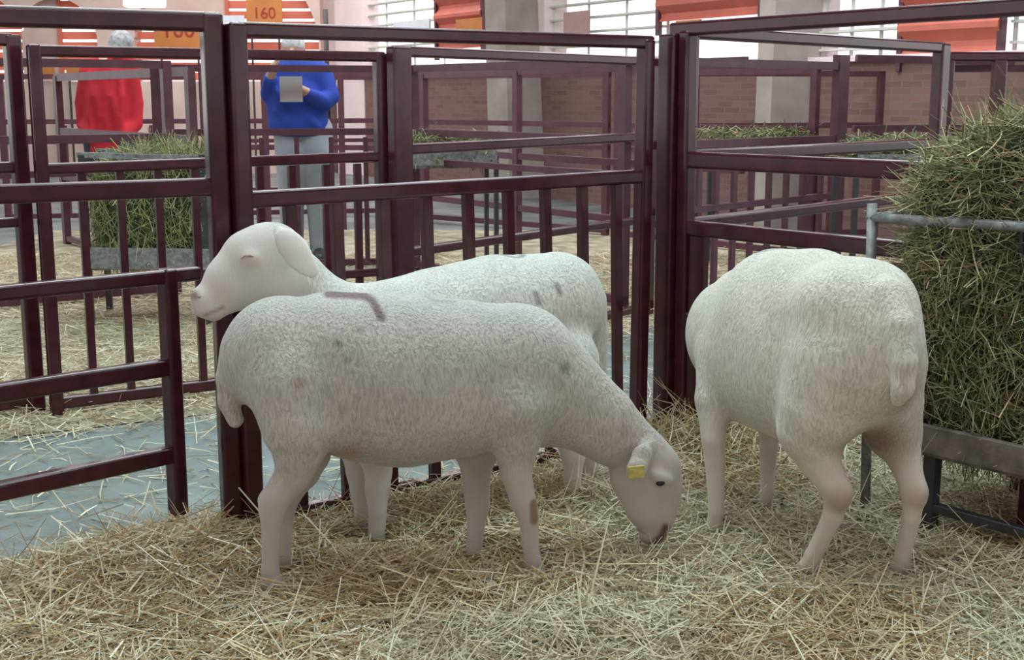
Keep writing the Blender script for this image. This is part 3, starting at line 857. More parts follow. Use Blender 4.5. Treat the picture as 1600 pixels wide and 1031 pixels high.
def smooth01(x, a, b):
    t = np.clip((x - a) / (b - a), 0, 1); return t * t * (3 - 2 * t)

# --- 1: ewe grazing in front, head down to the right
mh, mf = G(430, 918, 0.03), G(830, 890, 0.03)
off = np.array([0, 0.085, 0])
S1 = Sheep(mh + off, mf + off)
b = Body(0.0075)
SQ = 0.76
b.chain(S1.L([(442, 556, 97), (520, 574, 122), (620, 590, 136), (715, 588, 124), (795, 580, 108)]), SQ, 0.05)
b.chain(S1.L([(560, 620, 100), (640, 626, 101), (720, 618, 92)]), 0.88, 0.05)
b.chain(S1.L([(800, 590, 95), (842, 622, 78)]), 0.72, 0.06)
b.chain(S1.L([(820, 560, 72), (880, 606, 66), (940, 655, 56), (988, 696, 44)]), 0.72, 0.05)
b.chain(S1.L([(830, 620, 62), (900, 655, 44), (950, 688, 36)]), 0.7, 0.05)
# head
b.chain(S1.L([(1010, 722, 47), (1014, 752, 46), (1018, 795, 36), (1020, 826, 23)]), 0.68, 0.03)
b.chain(S1.L([(1035, 732, 30), (1042, 765, 24), (1034, 810, 20)]), 0.8, 0.03)
b.chain(S1.L([(985, 748, 34), (1000, 795, 22)]), 0.6, 0.03)
b.chain(S1.L([(1013, 836, 15), (1030, 836, 13)]), 0.95, 0.015)
for lat in (-0.062, 0.062):
    b.chain([S1.P(1024, 743, 8, lat), S1.P(1044, 751, 7, lat * 0.9)], 0.9, 0.02)
# ears
for lat, dx in ((-0.085, 0), (0.09, 14)):
    b.chain([S1.P(1016 + dx, 694, 9, lat * 0.6), S1.P(1004 + dx, 712, 19, lat * 0.98), S1.P(994 + dx, 734, 18, lat * 1.2), S1.P(986 + dx, 752, 7, lat * 1.28)], 0.34, 0.010)
# tail
b.chain(S1.L([(372, 545, 24), (356, 590, 19), (357, 628, 17), (368, 656, 14)]), 0.9, 0.02)
# hind legs
for lat, dx, dy in ((-0.105, 0, 0), (0.10, 18, -10)):
    b.chain([S1.P(458 + dx * .4, 610, 72, lat * 0.75), S1.P(466 + dx * .5, 665, 60, lat), S1.P(466 + dx * .6, 708, 41, lat), S1.P(458 + dx * .8, 742 + dy * .5, 29, lat), S1.P(430 + dx, 782 + dy, 22, lat)], 0.75, 0.04)
    b.chain([S1.P(438 + dx * .7, 738 + dy * .5, 8, lat), S1.P(413 + dx, 780 + dy, 10, lat), S1.P(415 + dx, 794 + dy, 10, lat)], 0.7, 0.012)
    b.chain([S1.P(430 + dx, 782 + dy, 21, lat), S1.P(425 + dx, 805 + dy, 19, lat), S1.P(424 + dx, 840 + dy, 15.5, lat), S1.P(422 + dx, 893 + dy, 15, lat), S1.P(428 + dx, 912 + dy, 18, lat)], 0.9, 0.02)
    b.chain([S1.P(424 + dx, 914 + dy, 17, lat), S1.P(436 + dx, 930 + dy, 17, lat)], 0.85, 0.012)
# front legs
for lat, k in ((-0.085, 0), (0.085, 1)):
    if k == 0:
        pts = [(800, 640, 62), (806, 690, 40), (806, 735, 26), (818, 785, 21), (826, 805, 18), (828, 845, 14), (832, 878, 15), (836, 890, 17)]
        hoof = [(835, 893, 16), (845, 906, 16)]
    else:
        pts = [(756, 640, 62), (745, 700, 38), (744, 740, 24), (746, 790, 20), (743, 830, 14), (740, 866, 14), (744, 878, 16)]
        hoof = [(744, 882, 15), (754, 894, 15)]
    b.chain([S1.P(x, y, r, lat) for x, y, r in pts], 0.82, 0.03)
    b.chain([S1.P(x, y, r, lat) for x, y, r in hoof], 0.85, 0.012)
X_face = S1.P(985, 700, 1)[0]
def fl1(v):
    leg = smooth01(v[:, 2], 0.26, 0.40)
    e, g = S1.P(958, 730, 1), S1.P(1030, 690, 1)
    nrm = np.array([-(g[2] - e[2]), g[0] - e[0]]); nrm /= np.linalg.norm(nrm)
    if nrm[0] > 0: nrm = -nrm
    d = (v[:, 0] - e[0]) * nrm[0] + (v[:, 2] - e[2]) * nrm[1]
    head = np.where(v[:, 0] > S1.P(930, 700, 1)[0], smooth01(d, -0.03, 0.03), 1)
    return np.clip(np.minimum(leg, head), 0.0, 1)
def pix(v, pl):
    w_ = v[:, :1] * pl.f + v[:, 1:2] * pl.n + v[:, 2:] * np.array([[0, 0, 1.0]]) + pl.o * np.array([1, 1, 0])
    q = w_ - EYE
    x = q[:, 0]; y = q[:, 1] * ST + q[:, 2] * CT; z = q[:, 1] * CT - q[:, 2] * ST
    return np.stack([W / 2 + F * x / z, H / 2 - F * y / z], 1)
def pt1(v, t):
    near = v[:, 1] < 0.06
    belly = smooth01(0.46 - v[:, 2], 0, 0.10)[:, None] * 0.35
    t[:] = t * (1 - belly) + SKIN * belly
    face = v[:, 0] > S1.P(955, 720, 1)[0]
    t[face] = FACE
    px_ = pix(v, S1)
    dd = seg_d(px_, [(512, 459), (570, 462), (582, 470), (596, 496)], (0, 1))
    paint(t, np.where(v[:, 1] < 0.05, dd, 99), 6.5, (0.22, 0.14, 0.145), 6.0)
    dd = seg_d(px_, [(652, 456), (680, 470), (712, 471)], (0, 1))
    paint(t, np.where(v[:, 1] < 0.05, dd, 99), 1.5, (0.42, 0.44, 0.43), 3.0)
    Q = lambda *q: S1.P(*q, 1, -0.1)[:3]
    for (x, y, r, c) in ((527, 532, .008, (.25, .22, .2)), (540, 556, .006, (.35, .3, .28)), (883, 575, .014, (.33, .32, .29)), (465, 590, .012, (.55, .40, .34)), (535, 632, .012, (.5, .45, .4)), (560, 512, .008, (.5, .45, .42))):
        q = Q(x, y); paint(t, np.where(v[:, 1] < 0, np.hypot(v[:, 0] - q[0], v[:, 2] - q[2]), 9), r, c, 0.014)
    dd = seg_d(v, [Q(833, 785), Q(834, 812)])
    paint(t, np.where(v[:, 1] < 0.1, dd, 9), 0.012, (0.30, 0.19, 0.10), 0.008)
    paint(t, seg_d(px_, [(1022, 850), (1034, 838), (1040, 824)], (0, 1)), 7, (0.16, 0.10, 0.085), 8)
    paint(t, seg_d(px_, [(992, 824), (1012, 836)], (0, 1)), 1.2, (0.35, 0.25, 0.22), 3)
    q = S1.P(1062, 752, 1)
    paint(t, seg_d(v, [S1.P(1066, 715, 1), S1.P(1066, 790, 1)]), 0.012, (0.50, 0.46, 0.40), 0.05)
    paint(t, v[:, 2], 0.030, (0.36, 0.29, 0.25), 0.04)
    q = S1.P(500, 695, 1)
    paint(t, seg_d(v, [S1.P(505, 706, 1), S1.P(550, 690, 1)]), 0.016, (0.50, 0.33, 0.27), 0.03)
sh1 = sheep_obj('sheep', 'ewe grazing with her head down, painted stripe on her rump and yellow ear tag', S1, b, fl1, pt1)
def on_body(root, px, py, pl):
    """point where the sight line through a pixel meets the body, in the sheep's frame"""
    me = [c for c in root.children if c.name.startswith('body')][0].data
    n = len(me.vertices); co = np.empty(n * 3, np.float32); me.vertices.foreach_get('co', co); co = co.reshape(-1, 3)
    R = np.stack([pl.f, pl.n * (1 if np.cross(pl.f, pl.n)[2] > 0 else -1), [0, 0, 1]], 0)
    wp = co @ R + pl.o
    q = wp - EYE
    x = q[:, 0]; y = q[:, 1] * ST + q[:, 2] * CT; z = q[:, 1] * CT - q[:, 2] * ST
    d = np.hypot(W / 2 + F * x / z - px, H / 2 - F * y / z - py)
    ok = np.where(d < 4.5)[0]
    if len(ok) == 0: ok = [int(np.argmin(d))]
    i = min(ok, key=lambda k: z[k])
    return co[i]
c = on_body(sh1, 1034, 757, S1); eyeball(sh1, c, 0.0105)
# the ear tag hangs from the near ear
c = on_body(sh1, 996, 741, S1)
bm = bmesh.new(); bar(bm, (c[0] - 0.024, c[1] - 0.008, c[2] + 0.002), (c[0] + 0.022, c[1] - 0.008, c[2] + 0.004), 0.006, 0.036, 0.0029)
tg = obj('ear_tag', bm, M['tag'], sh1); tg['label'] = 'yellow plastic ear tag'

# --- 2: ewe behind, facing left with her head up
h2_, f2_ = np.array([0.22, 4.06, 0]), np.array([-0.44, 3.73, 0])
S2 = Sheep(h2_, f2_)
b = Body(0.0075)
b.chain(S2.L([(868, 474, 82), (775, 500, 104), (680, 524, 107), (600, 535, 98), (545, 540, 88)]), 0.76, 0.05)
b.chain(S2.L([(775, 540, 95), (680, 560, 95)]), 0.86, 0.05)
b.chain(S2.L([(545, 540, 84), (498, 488, 62), (462, 440, 50), (440, 412, 44)]), 0.70, 0.05)
b.chain(S2.L([(540, 520, 70), (480, 505, 56), (440, 450, 40)]), 0.66, 0.05)
# head in profile
b.chain(S2.L([(428, 394, 47), (395, 409, 50), (360, 437, 39), (326, 465, 25)]), 0.62, 0.025)
b.chain(S2.L([(408, 384, 32), (381, 398, 28), (346, 432, 20)]), 0.66, 0.03)
b.chain(S2.L([(420, 435, 30), (370, 458, 28), (338, 482, 18)]), 0.6, 0.022)
b.chain(S2.L([(313, 466, 15), (317, 482, 14), (332, 488, 13)]), 1.0, 0.018)
# brow and ears
b.chain([S2.P(390, 405, 11, -0.050)], 0.7, 0.022)
b.chain([S2.P(436, 362, 12, -0.095), S2.P(446, 372, 18, -0.125), S2.P(456, 385, 22.5, -0.136), S2.P(467, 400, 22, -0.142), S2.P(479, 415, 17, -0.145), S2.P(487, 424, 11, -0.146), S2.P(492, 430, 5, -0.147)], 0.3, 0.012)
b.chain([S2.P(452, 372, 11, 0.06), S2.P(468, 388, 17, 0.09), S2.P(480, 402, 8, 0.10)], 0.40, 0.010)
# tail
b.chain(S2.L([(925, 470, 24), (932, 520, 19), (931, 580, 17), (926, 625, 13)]), 0.9, 0.02)
# legs
b.chain([S2.P(576, 620, 62, -0.07), S2.P(585, 690, 38, -0.09), S2.P(591, 735, 23, -0.09), S2.P(590, 765, 21, -0.10), S2.P(590, 800, 15, -0.12), S2.P(588, 842, 15, -0.13), S2.P(584, 856, 17, -0.13)], 0.85, 0.03)
b.chain([S2.P(585, 854, 15, -0.13), S2.P(576, 868, 15, -0.13)], 0.85, 0.012)
b.chain([S2.P(570, 620, 60, 0.05), S2.P(562, 690, 36, 0.05), S2.P(561, 735, 22, 0.03), S2.P(564, 765, 18, 0.0), S2.P(566, 800, 13, -0.02), S2.P(564, 832, 13, -0.03), S2.P(560, 848, 15, -0.03)], 0.85, 0.03)
b.chain([S2.P(560, 846, 14, -0.03), S2.P(551, 860, 14, -0.03)], 0.85, 0.012)
for lat, dx in ((-0.09, 0), (0.08, 24)):
    b.chain([S2.P(880 + dx * .3, 570, 62, lat), S2.P(878 + dx * .5, 630, 46, lat), S2.P(888 + dx * .7, 680, 26, lat), S2.P(896 + dx, 712, 18, lat)], 0.76, 0.04)
    b.chain([S2.P(896 + dx, 712, 18, lat), S2.P(894 + dx, 760, 14, lat), S2.P(890 + dx, 795, 14, lat), S2.P(882 + dx, 806, 16, lat)], 0.9, 0.02)
def fl2(v):
    leg = smooth01(v[:, 2], 0.26, 0.40)
    xh = S2.P(470, 420, 1)[0]
    head = 1 - smooth01(v[:, 0] - 0.5 * (v[:, 2] - 0.75), xh - 0.03, xh + 0.02)
    ear = (v[:, 1] < -0.095) & (v[:, 0] > S2.P(505, 420, 1)[0]) & (v[:, 2] > 0.72)
    return np.clip(np.minimum(leg, np.where(ear, 0, head)), 0, 1)
def pt2(v, t):
    t[v[:, 0] > S2.P(460, 420, 1)[0]] = FACE * 1.03
    t[(v[:, 1] < -0.095) & (v[:, 0] > S2.P(505, 420, 1)[0]) & (v[:, 2] > 0.72)] = (0.76, 0.71, 0.67)
    Q = lambda *q: S2.P(*q, 1, -0.12)[:3]
    for (x, y, r, c) in ((836, 464, .010, (.38, .34, .33)), (873, 452, .010, (.36, .32, .31))):
        q = Q(x, y); paint(t, np.where(v[:, 1] < 0, seg_d(v, [(q[0] + .004, q[2] + .012), (q[0] - .004, q[2] - .012)], (0, 2)), 9), r, c, 0.010)
    q = S2.P(800, 404, 1)
    dd = np.hypot(v[:, 0] - q[0], (v[:, 1] - 0.0) * 1.2)
    ring = np.abs(dd - 0.035)
    paint(t, np.where((v[:, 2] > q[2] - 0.05), ring, 9), 0.009, (0.30, 0.32, 0.33), 0.010)
    q = S2.P(306, 463, 1, -0.04); paint(t, np.hypot(v[:, 0] - q[0], v[:, 2] - q[2]), 0.012, (0.36, 0.23, 0.20), 0.014)
    paint(t, np.where(v[:, 1] < 0, seg_d(v, [S2.P(318, 490, 1), S2.P(345, 478, 1)]), 9), 0.004, (0.36, 0.25, 0.24), 0.010)
    q = S2.P(386, 404, 1); paint(t, np.where(v[:, 1] < 0, np.hypot(v[:, 0] - q[0], (v[:, 2] - q[2]) * 1.6), 9), 0.017, (0.70, 0.55, 0.50), 0.02)
    paint(t, v[:, 2], 0.030, (0.36, 0.29, 0.25), 0.04)
    paint(t, np.where(v[:, 1] < 0, seg_d(v, [S2.P(588, 750, 1), S2.P(588, 772, 1)]), 9), 0.012, (0.50, 0.36, 0.28), 0.02)
sh2 = sheep_obj('sheep', 'ewe with her head raised to the left, standing against the baluster panel', S2, b, fl2, pt2)
# nearly closed eye: a slim lid line with a dark slit
c = on_body(sh2, 390, 400, S2); SG = -1
bm = bmesh.new(); tube_bm(bm, [(c[0] + 0.018, c[1] + 0.0015, c[2] - 0.007), (c[0] + 0.008, c[1] + 0.004, c[2] + 0.001), (c[0] - 0.006, c[1] + 0.004, c[2] + 0.002), (c[0] - 0.018, c[1] + 0.001, c[2] - 0.003)], [0.0012, 0.0028, 0.0028, 0.001], 8)
M['lid'] = plain('pale_pink_eyelid', (0.42, 0.28, 0.25), 0.5)
obj('eyelid', bm, M['lid'], sh2, True)
c = on_body(sh2, 308, 466, S2)
bm = bmesh.new(); tube_bm(bm, [(c[0] + 0.006, c[1] + 0.001, c[2] + 0.004), (c[0], c[1] + 0.002, c[2]), (c[0] - 0.006, c[1] + 0.001, c[2] + 0.001)], [0.001, 0.003, 0.001], 8)
obj('nostril', bm, M['lid'], sh2, True)

# --- 3: ewe seen from behind on the right, walking away to the left
A3 = math.radians(22)
o3 = np.array([0.90, 3.30, 0]); f3 = np.array([-math.sin(A3), math.cos(A3), 0])
S3 = Sheep(o3, o3 + f3)
if np.dot(S3.n, [1, 0, 0]) < 0: S3.n = -S3.n       # lateral: + is her right side
b = Body(0.0075)
b.chain([(0.00, 0.0, 0.655, 0.215), (0.18, 0.0, 0.655, 0.235), (0.36, 0.0, 0.63, 0.24), (0.51, 0.015, 0.60, 0.205), (0.64, 0.02, 0.57, 0.17)], 0.70, 0.05)
b.chain([(0.0, -0.07, 0.77, 0.095), (0.0, 0.06, 0.77, 0.095)], 1, 0.08)
b.chain([(0.22, -0.02, 0.54, 0.20), (0.44, 0.0, 0.53, 0.20)], 0.80, 0.06)
b.chain([(0.62, 0.03, 0.57, 0.16), (0.76, 0.12, 0.52, 0.11), (0.84, 0.22, 0.44, 0.09), (0.88, 0.30, 0.35, 0.075)], 0.9, 0.05)
b.chain([(0.88, 0.30, 0.35, 0.075), (0.91, 0.35, 0.26, 0.06), (0.92, 0.38, 0.17, 0.038)], 0.8, 0.03)
for sg in (-1, 1):
    b.chain([(0.86 + sg * 0.05, 0.29, 0.38, 0.015), (0.84 + sg * 0.10, 0.28, 0.35, 0.026), (0.83 + sg * 0.14, 0.27, 0.32, 0.012)], 0.5, 0.012)
# haunches
b.chain([(-0.02, -0.072, 0.62, 0.125), (0.01, -0.085, 0.50, 0.115), (0.04, -0.090, 0.43, 0.095)], 0.95, 0.045)
b.chain([(-0.03, 0.068, 0.60, 0.115), (-0.02, 0.10, 0.50, 0.095), (-0.01, 0.125, 0.42, 0.078)], 0.95, 0.045)
# tail
b.chain([(-0.13, -0.005, 0.80, 0.055), (-0.195, -0.018, 0.74, 0.043), (-0.232, -0.028, 0.66, 0.034), (-0.238, -0.032, 0.595, 0.029), (-0.225, -0.034, 0.565, 0.020)], 0.95, 0.014)
# left hind: hock bent, foot forward
b.chain([(0.04, -0.10, 0.43, 0.085), (0.02, -0.085, 0.35, 0.056), (-0.03, -0.055, 0.27, 0.037)], 0.9, 0.03)
b.chain([(-0.03, -0.055, 0.27, 0.036), (-0.015, -0.055, 0.20, 0.028), (0.045, -0.068, 0.07, 0.024), (0.062, -0.072, 0.03, 0.028)], 0.95, 0.02)
b.chain([(-0.01, -0.08, 0.38, 0.02), (-0.058, -0.052, 0.285, 0.016), (-0.05, -0.052, 0.255, 0.016)], 0.8, 0.025)
b.chain([(0.062, -0.072, 0.025, 0.027), (0.10, -0.085, 0.0, 0.026)], 0.9, 0.012)
# right hind
b.chain([(-0.01, 0.135, 0.42, 0.072), (-0.04, 0.15, 0.34, 0.046), (-0.08, 0.155, 0.26, 0.033)], 0.9, 0.03)
b.chain([(-0.08, 0.155, 0.26, 0.033), (-0.075, 0.155, 0.19, 0.025), (-0.045, 0.158, 0.07, 0.023), (-0.035, 0.16, 0.03, 0.026)], 0.95, 0.02)
b.chain([(-0.05, 0.145, 0.38, 0.018), (-0.105, 0.155, 0.275, 0.015), (-0.10, 0.155, 0.245, 0.015)], 0.8, 0.022)
b.chain([(-0.035, 0.16, 0.025, 0.025), (-0.005, 0.16, 0.0, 0.025)], 0.9, 0.012)
# front legs
b.chain([(0.53, -0.07, 0.54, 0.085), (0.50, -0.12, 0.41, 0.060), (0.47, -0.135, 0.30, 0.038), (0.465, -0.13, 0.23, 0.033), (0.45, -0.13, 0.08, 0.024), (0.46, -0.13, 0.03, 0.027)], 0.9, 0.03)
b.chain([(0.458, -0.13, 0.025, 0.026), (0.49, -0.13, 0.0, 0.025)], 0.9, 0.012)
b.chain([(0.58, 0.10, 0.50, 0.10), (0.57, 0.115, 0.38, 0.055), (0.56, 0.12, 0.28, 0.035), (0.56, 0.12, 0.22, 0.03), (0.56, 0.12, 0.08, 0.022), (0.57, 0.12, 0.03, 0.025)], 0.9, 0.03)
b.chain([(0.568, 0.12, 0.025, 0.024), (0.60, 0.12, 0.0, 0.024)], 0.9, 0.012)
def fl3(v):
    leg = smooth01(v[:, 2], 0.30, 0.44)
    return np.clip(np.minimum(leg, 1 - smooth01(v[:, 1], 0.26, 0.32)), 0, 1)
WOOL3 = WOOL * np.array([1.0, 0.965, 0.91])
def pt3(v, t):
    t *= np.array([1.0, 0.965, 0.92])
    # stained wool inside the hind legs
    d = np.hypot(v[:, 0] + 0.04, (v[:, 1] - 0.03) * 1.0) + np.abs(v[:, 2] - 0.40) * 0.6
    paint(t, d, 0.10, (0.36, 0.25, 0.19), 0.10)
    paint(t, np.linalg.norm((v - np.array([-0.17, 0.03, 0.56])) * np.array([1, 1.2, 0.7]), axis=1), 0.05, (0.48, 0.36, 0.29), 0.07)
    paint(t, np.linalg.norm(v - np.array([-0.045, -0.055, 0.26]), axis=1), 0.036, (0.38, 0.26, 0.18), 0.035)
    paint(t, np.linalg.norm(v - np.array([-0.10, 0.155, 0.255]), axis=1), 0.03, (0.50, 0.37, 0.30), 0.03)
    dd = np.abs(np.hypot(v[:, 0] - 0.40, v[:, 1]) - 0.04)
    paint(t, np.where(v[:, 2] > 0.75, dd, 9), 0.008, (0.33, 0.34, 0.34), 0.01)
    paint(t, v[:, 2], 0.030, (0.36, 0.29, 0.25), 0.04)
sh3 = sheep_obj('sheep', 'ewe seen from behind beside the hay rack, tail towards the viewer', S3, b, fl3, pt3)

# ------------------------------------------------------------------ people
def person_parts(name, label, depth, cx, group=None):
    p = at_depth(cx, 150, depth)
    return thing(name, label, 'person', (p[0], p[1], 0.0), 0)
def solid(name, body, mat, root, sm=2, hem=None):
    v, f = body.mesh(sm)
    if hem is not None: v[:, 2] = np.where(v[:, 2] < hem, hem + 0.1 * (v[:, 2] - hem), v[:, 2])
    return np_mesh(name, v, f, mat, root)
# person in red, back turned, leaning towards the right
DR = 11.2
pr = person_parts('person', 'person in a red jacket with grey hair, back turned, leaning over the cross panel', DR, 172)
X = lambda px: (px - 172) * DR / F
Z = lambda py: CAM_H - (py - 150.5) * DR / F * 1.0
b = Body(0.013)   # head, neck, hands, legs as one body
b.chain([(X(197), 0.0, Z(74), 0.095), (X(199), 0.03, Z(86), 0.085)], 0.9, 0.03)
b.chain([(X(205), 0.05, Z(90), 0.05), (X(207), 0.06, Z(94), 0.045)], 0.9, 0.03)
b.chain([(X(192), 0.0, Z(92), 0.06), (X(182), 0.0, Z(104), 0.07)], 1, 0.04)
b.chain([(X(214), 0.09, Z(81), 0.018)], 1, 0.02)
b.chain([(X(172), 0.0, Z(110), 0.14), (X(168), 0, Z(200), 0.13)], 1, 0.05)
for sx in (-1, 1):
    b.chain([(X(168) + sx * 0.1, 0, Z(205), 0.12), (X(168) + sx * 0.11, 0, 0.50, 0.075), (X(168) + sx * 0.11, 0.02, 0.08, 0.05)], 1, 0.03)
    b.chain([(X(168) + sx * 0.11, 0.05, 0.05, 0.04), (X(168) + sx * 0.12, 0.20, 0.04, 0.035)], 1, 0.03)
solid('body', b, M['skin'], pr)
b = Body(0.012)
b.chain([(X(195), -0.03, Z(69), 0.104), (X(191), -0.05, Z(80), 0.09)], 0.95, 0.03)
solid('hair', b, M['grey_hair'], pr)
b = Body(0.013)   # jacket with hood collar
b.chain([(X(190), 0, Z(99), 0.085), (X(180), 0, Z(108), 0.13)], 1, 0.05)
b.chain([(X(150), 0, Z(116), 0.12), (X(196), 0, Z(112), 0.11)], 0.9, 0.06)
b.chain([(X(172), 0, Z(125), 0.21), (X(168), 0, Z(170), 0.205), (X(166), 0, Z(205), 0.205), (X(166), 0, Z(232), 0.20)], 0.75, 0.05)
b.chain([(X(143), 0.0, Z(117), 0.09), (X(130), 0.02, Z(160), 0.075), (X(128), 0.05, Z(192), 0.07), (X(145), -0.12, Z(208), 0.06)], 1, 0.03)
b.chain([(X(203), 0.0, Z(114), 0.085), (X(209), 0.02, Z(160), 0.07), (X(208), 0.0, Z(192), 0.065), (X(196), -0.12, Z(210), 0.055)], 1, 0.03)
for px_, dy_ in ((150, 3), (161, -2), (173, 3), (186, -3), (196, 2)):
    b.chain([(X(px_), -0.125, Z(118), 0.018), (X(px_ + dy_), -0.140, Z(150), 0.030), (X(px_ - dy_), -0.140, Z(180), 0.028), (X(px_ + 1), -0.135, Z(212), 0.022)], 1, 0.03)
b.chain([(X(176), 0.02, Z(102), 0.09), (X(200), 0.03, Z(100), 0.075)], 1, 0.03)
solid('jacket', b, M['red'], pr, hem=Z(238))
b = Body(0.014)
for sx in (-1, 1):
    b.chain([(X(168) + sx * 0.1, 0, Z(215), 0.13), (X(168) + sx * 0.11, 0, 0.50, 0.09), (X(168) + sx * 0.11, 0.02, 0.10, 0.075)], 1, 0.03)
solid('trousers', b, M['darktrousers'], pr)
for sx in (-1, 1):
    b = Body(0.011)
    b.chain([(X(168) + sx * 0.11, 0.03, 0.07, 0.055), (X(168) + sx * 0.125, 0.22, 0.045, 0.045)], 1, 0.03)
    solid('shoe', b, M['shoe'], pr)

# person in blue, facing the camera, holding a sheet of paper
DB = 10.2
pb_ = person_parts('person', 'person in a blue sweater and pale trousers, white hair, holding up a paper', DB, 468)
X = lambda px: (px - 468) * DB / F
Z = lambda py: CAM_H - (py - 150.5) * DB / F
b = Body(0.011)
b.chain([(X(461), -0.01, Z(76), 0.082), (X(461), -0.02, Z(87), 0.07)], 0.95, 0.03)
b.chain([(X(461), -0.10, Z(82), 0.014), (X(461), -0.105, Z(85), 0.018)], 1, 0.015)
for sx in (-1, 1):
    b.chain([(X(461) + sx * 0.082, 0.0, Z(82), 0.02)], 0.5, 0.01)
b.chain([(X(461), 0.0, Z(92), 0.06), (X(463), 0.0, Z(106), 0.065)], 1, 0.04)
b.chain([(X(468), 0.02, Z(135), 0.12), (X(466), 0.02, Z(190), 0.13)], 1, 0.05)
for sx in (-1, 1):
    b.chain([(X(472) + sx * 0.1, 0, Z(205), 0.12), (X(472) + sx * 0.11, 0, 0.50, 0.075), (X(472) + sx * 0.11, 0.02, 0.08, 0.05)], 1, 0.03)
    b.chain([(X(472) + sx * 0.11, -0.02, 0.05, 0.04), (X(472) + sx * 0.12, -0.18, 0.04, 0.035)], 1, 0.03)
# forearms and hands
hands = []
hx, hz = X(479), Z(140)
b.chain([(X(500), -0.18, Z(152), 0.04), (hx, -0.30, hz, 0.035)], 1, 0.02)
for k in range(4):
    b.chain([(hx - 0.01, -0.31, hz - 0.028 + k * 0.019, 0.010), (hx - 0.06 + 0.006 * abs(k - 1.5), -0.335, hz - 0.03 + k * 0.02, 0.0085)], 1, 0.006)
b.chain([(hx, -0.30, hz + 0.025, 0.012), (hx - 0.03, -0.335, hz + 0.055, 0.010)], 1, 0.008)
gx, gz = X(440), Z(106)
b.chain([(X(428), -0.16, Z(128), 0.04), (gx, -0.26, gz, 0.035)], 1, 0.02)
for k in range(4):
    b.chain([(gx + 0.01, -0.27, gz + 0.0 + k * 0.016, 0.010), (gx + 0.05 - 0.006 * abs(k - 1.5), -0.30, gz + 0.02 + k * 0.018, 0.0085)], 1, 0.006)
b.chain([(gx + 0.01, -0.26, gz - 0.01, 0.011), (gx + 0.045, -0.29, gz - 0.02, 0.009)], 1, 0.008)
solid('body', b, M['skin'], pb_)
b = Body(0.011)
b.chain([(X(461), -0.005, Z(71), 0.090), (X(461), 0.045, Z(80), 0.08)], 0.95, 0.03)
solid('hair', b, M['white_hair'], pb_)
b = Body(0.013)
b.chain([(X(440), 0, Z(116), 0.10), (X(466), 0, Z(108), 0.10), (X(494), 0, Z(114), 0.10)], 0.95, 0.06)
b.chain([(X(468), 0, Z(126), 0.20), (X(464), -0.03, Z(160), 0.235), (X(466), -0.04, Z(190), 0.235), (X(468), -0.02, Z(225), 0.225)], 0.72, 0.05)
b.chain([(X(432), 0.0, Z(122), 0.085), (X(424), -0.06, Z(146), 0.07), (X(430), -0.17, Z(126), 0.055)], 1, 0.03)
b.chain([(X(503), 0.0, Z(118), 0.09), (X(516), -0.05, Z(150), 0.075), (X(508), -0.12, Z(160), 0.07), (X(490), -0.24, Z(148), 0.05)], 1, 0.03)
for q in ((438, 172, 462, 196), (450, 160, 492, 188), (480, 172, 500, 196), (436, 140, 452, 160)):
    b.chain([(X(q[0]), -0.165, Z(q[1]), 0.022), (X(q[2]), -0.175, Z(q[3]), 0.026)], 1, 0.03)
solid('sweater', b, M['blue'], pb_, hem=Z(206))
b = Body(0.014)
for sx in (-1, 1):
    b.chain([(X(472) + sx * 0.1, 0, Z(202), 0.135), (X(472) + sx * 0.11, 0, 0.50, 0.10), (X(472) + sx * 0.11, 0.02, 0.10, 0.085)], 1, 0.03)
solid('trousers', b, M['jeans'], pb_)
for sx in (-1, 1):
    b = Body(0.011)
    b.chain([(X(472) + sx * 0.11, 0, 0.07, 0.055), (X(472) + sx * 0.125, -0.2, 0.045, 0.045)], 1, 0.03)
    solid('shoe', b, M['shoe'], pb_)

q = (hx - 0.065, -0.325, hz)
pp = thing('paper_sheet', 'sheet of paper in the hand of the person in blue', 'paper', (pb_.location.x + q[0], pb_.location.y + q[1] - 0.03, q[2] - 0.10), 0.1)
bm = bmesh.new(); bar(bm, (-0.08, 0, 0.10), (0.09, 0, 0.10), 0.004, 0.19); obj('sheet', bm, M['dullpaper'], pp)

# ------------------------------------------------------------------ straw on the ground
edge = np.array([G(-260, 1000)[:2], G(0, 905)[:2], G(110, 862)[:2], G(210, 838)[:2], G(345, 822)[:2], (-0.72, 3.80), (0.0, 4.34), (0.52, 4.76), (0.75, 5.6), (3.5, 5.8)])
def y_edge(x): return np.interp(x, edge[:, 0], edge[:, 1])
FEET = [G(424, 922)[:2], G(446, 905)[:2], G(838, 897)[:2], G(747, 886)[:2], G(1258, 908)[:2], G(1405, 908)[:2], G(1117, 842)[:2], G(1197, 808)[:2], G(580, 856)[:2], G(556, 848)[:2], G(1020, 862)[:2]]
def hoof_gap(x, y):
    g = np.ones_like(x)
    for f_ in FEET: g = g * (1 - 0.8 * np.exp(-(np.hypot(x - f_[0], y - f_[1] + 0.03) / 0.09) ** 2))
    return g
def bed_h(x, y):
    t = np.clip((y_edge(x) - y) / 0.30, 0, 1)
    h = 0.006 + 0.026 * vnoise(x, y, 0.34, 1) + 0.010 * vnoise(x, y, 0.11, 2)
    cx_ = np.hypot(x - 0.70, (y - 4.66))
    h = h + 0.10 * np.exp(-(cx_ / 0.20) ** 2) + 0.05 * np.exp(-(np.hypot(x + 0.98, y - 3.52) / 0.22) ** 2)
    return h * t ** 0.6 * hoof_gap(x, y) - 0.012 * (1 - t)
nx_, ny_ = 150, 150
gx_ = np.linspace(-1.7, 2.6, nx_); gy_ = np.linspace(1.9, 5.7, ny_)
XX, YY = np.meshgrid(gx_, gy_, indexing='ij')
ZZ = bed_h(XX, YY)
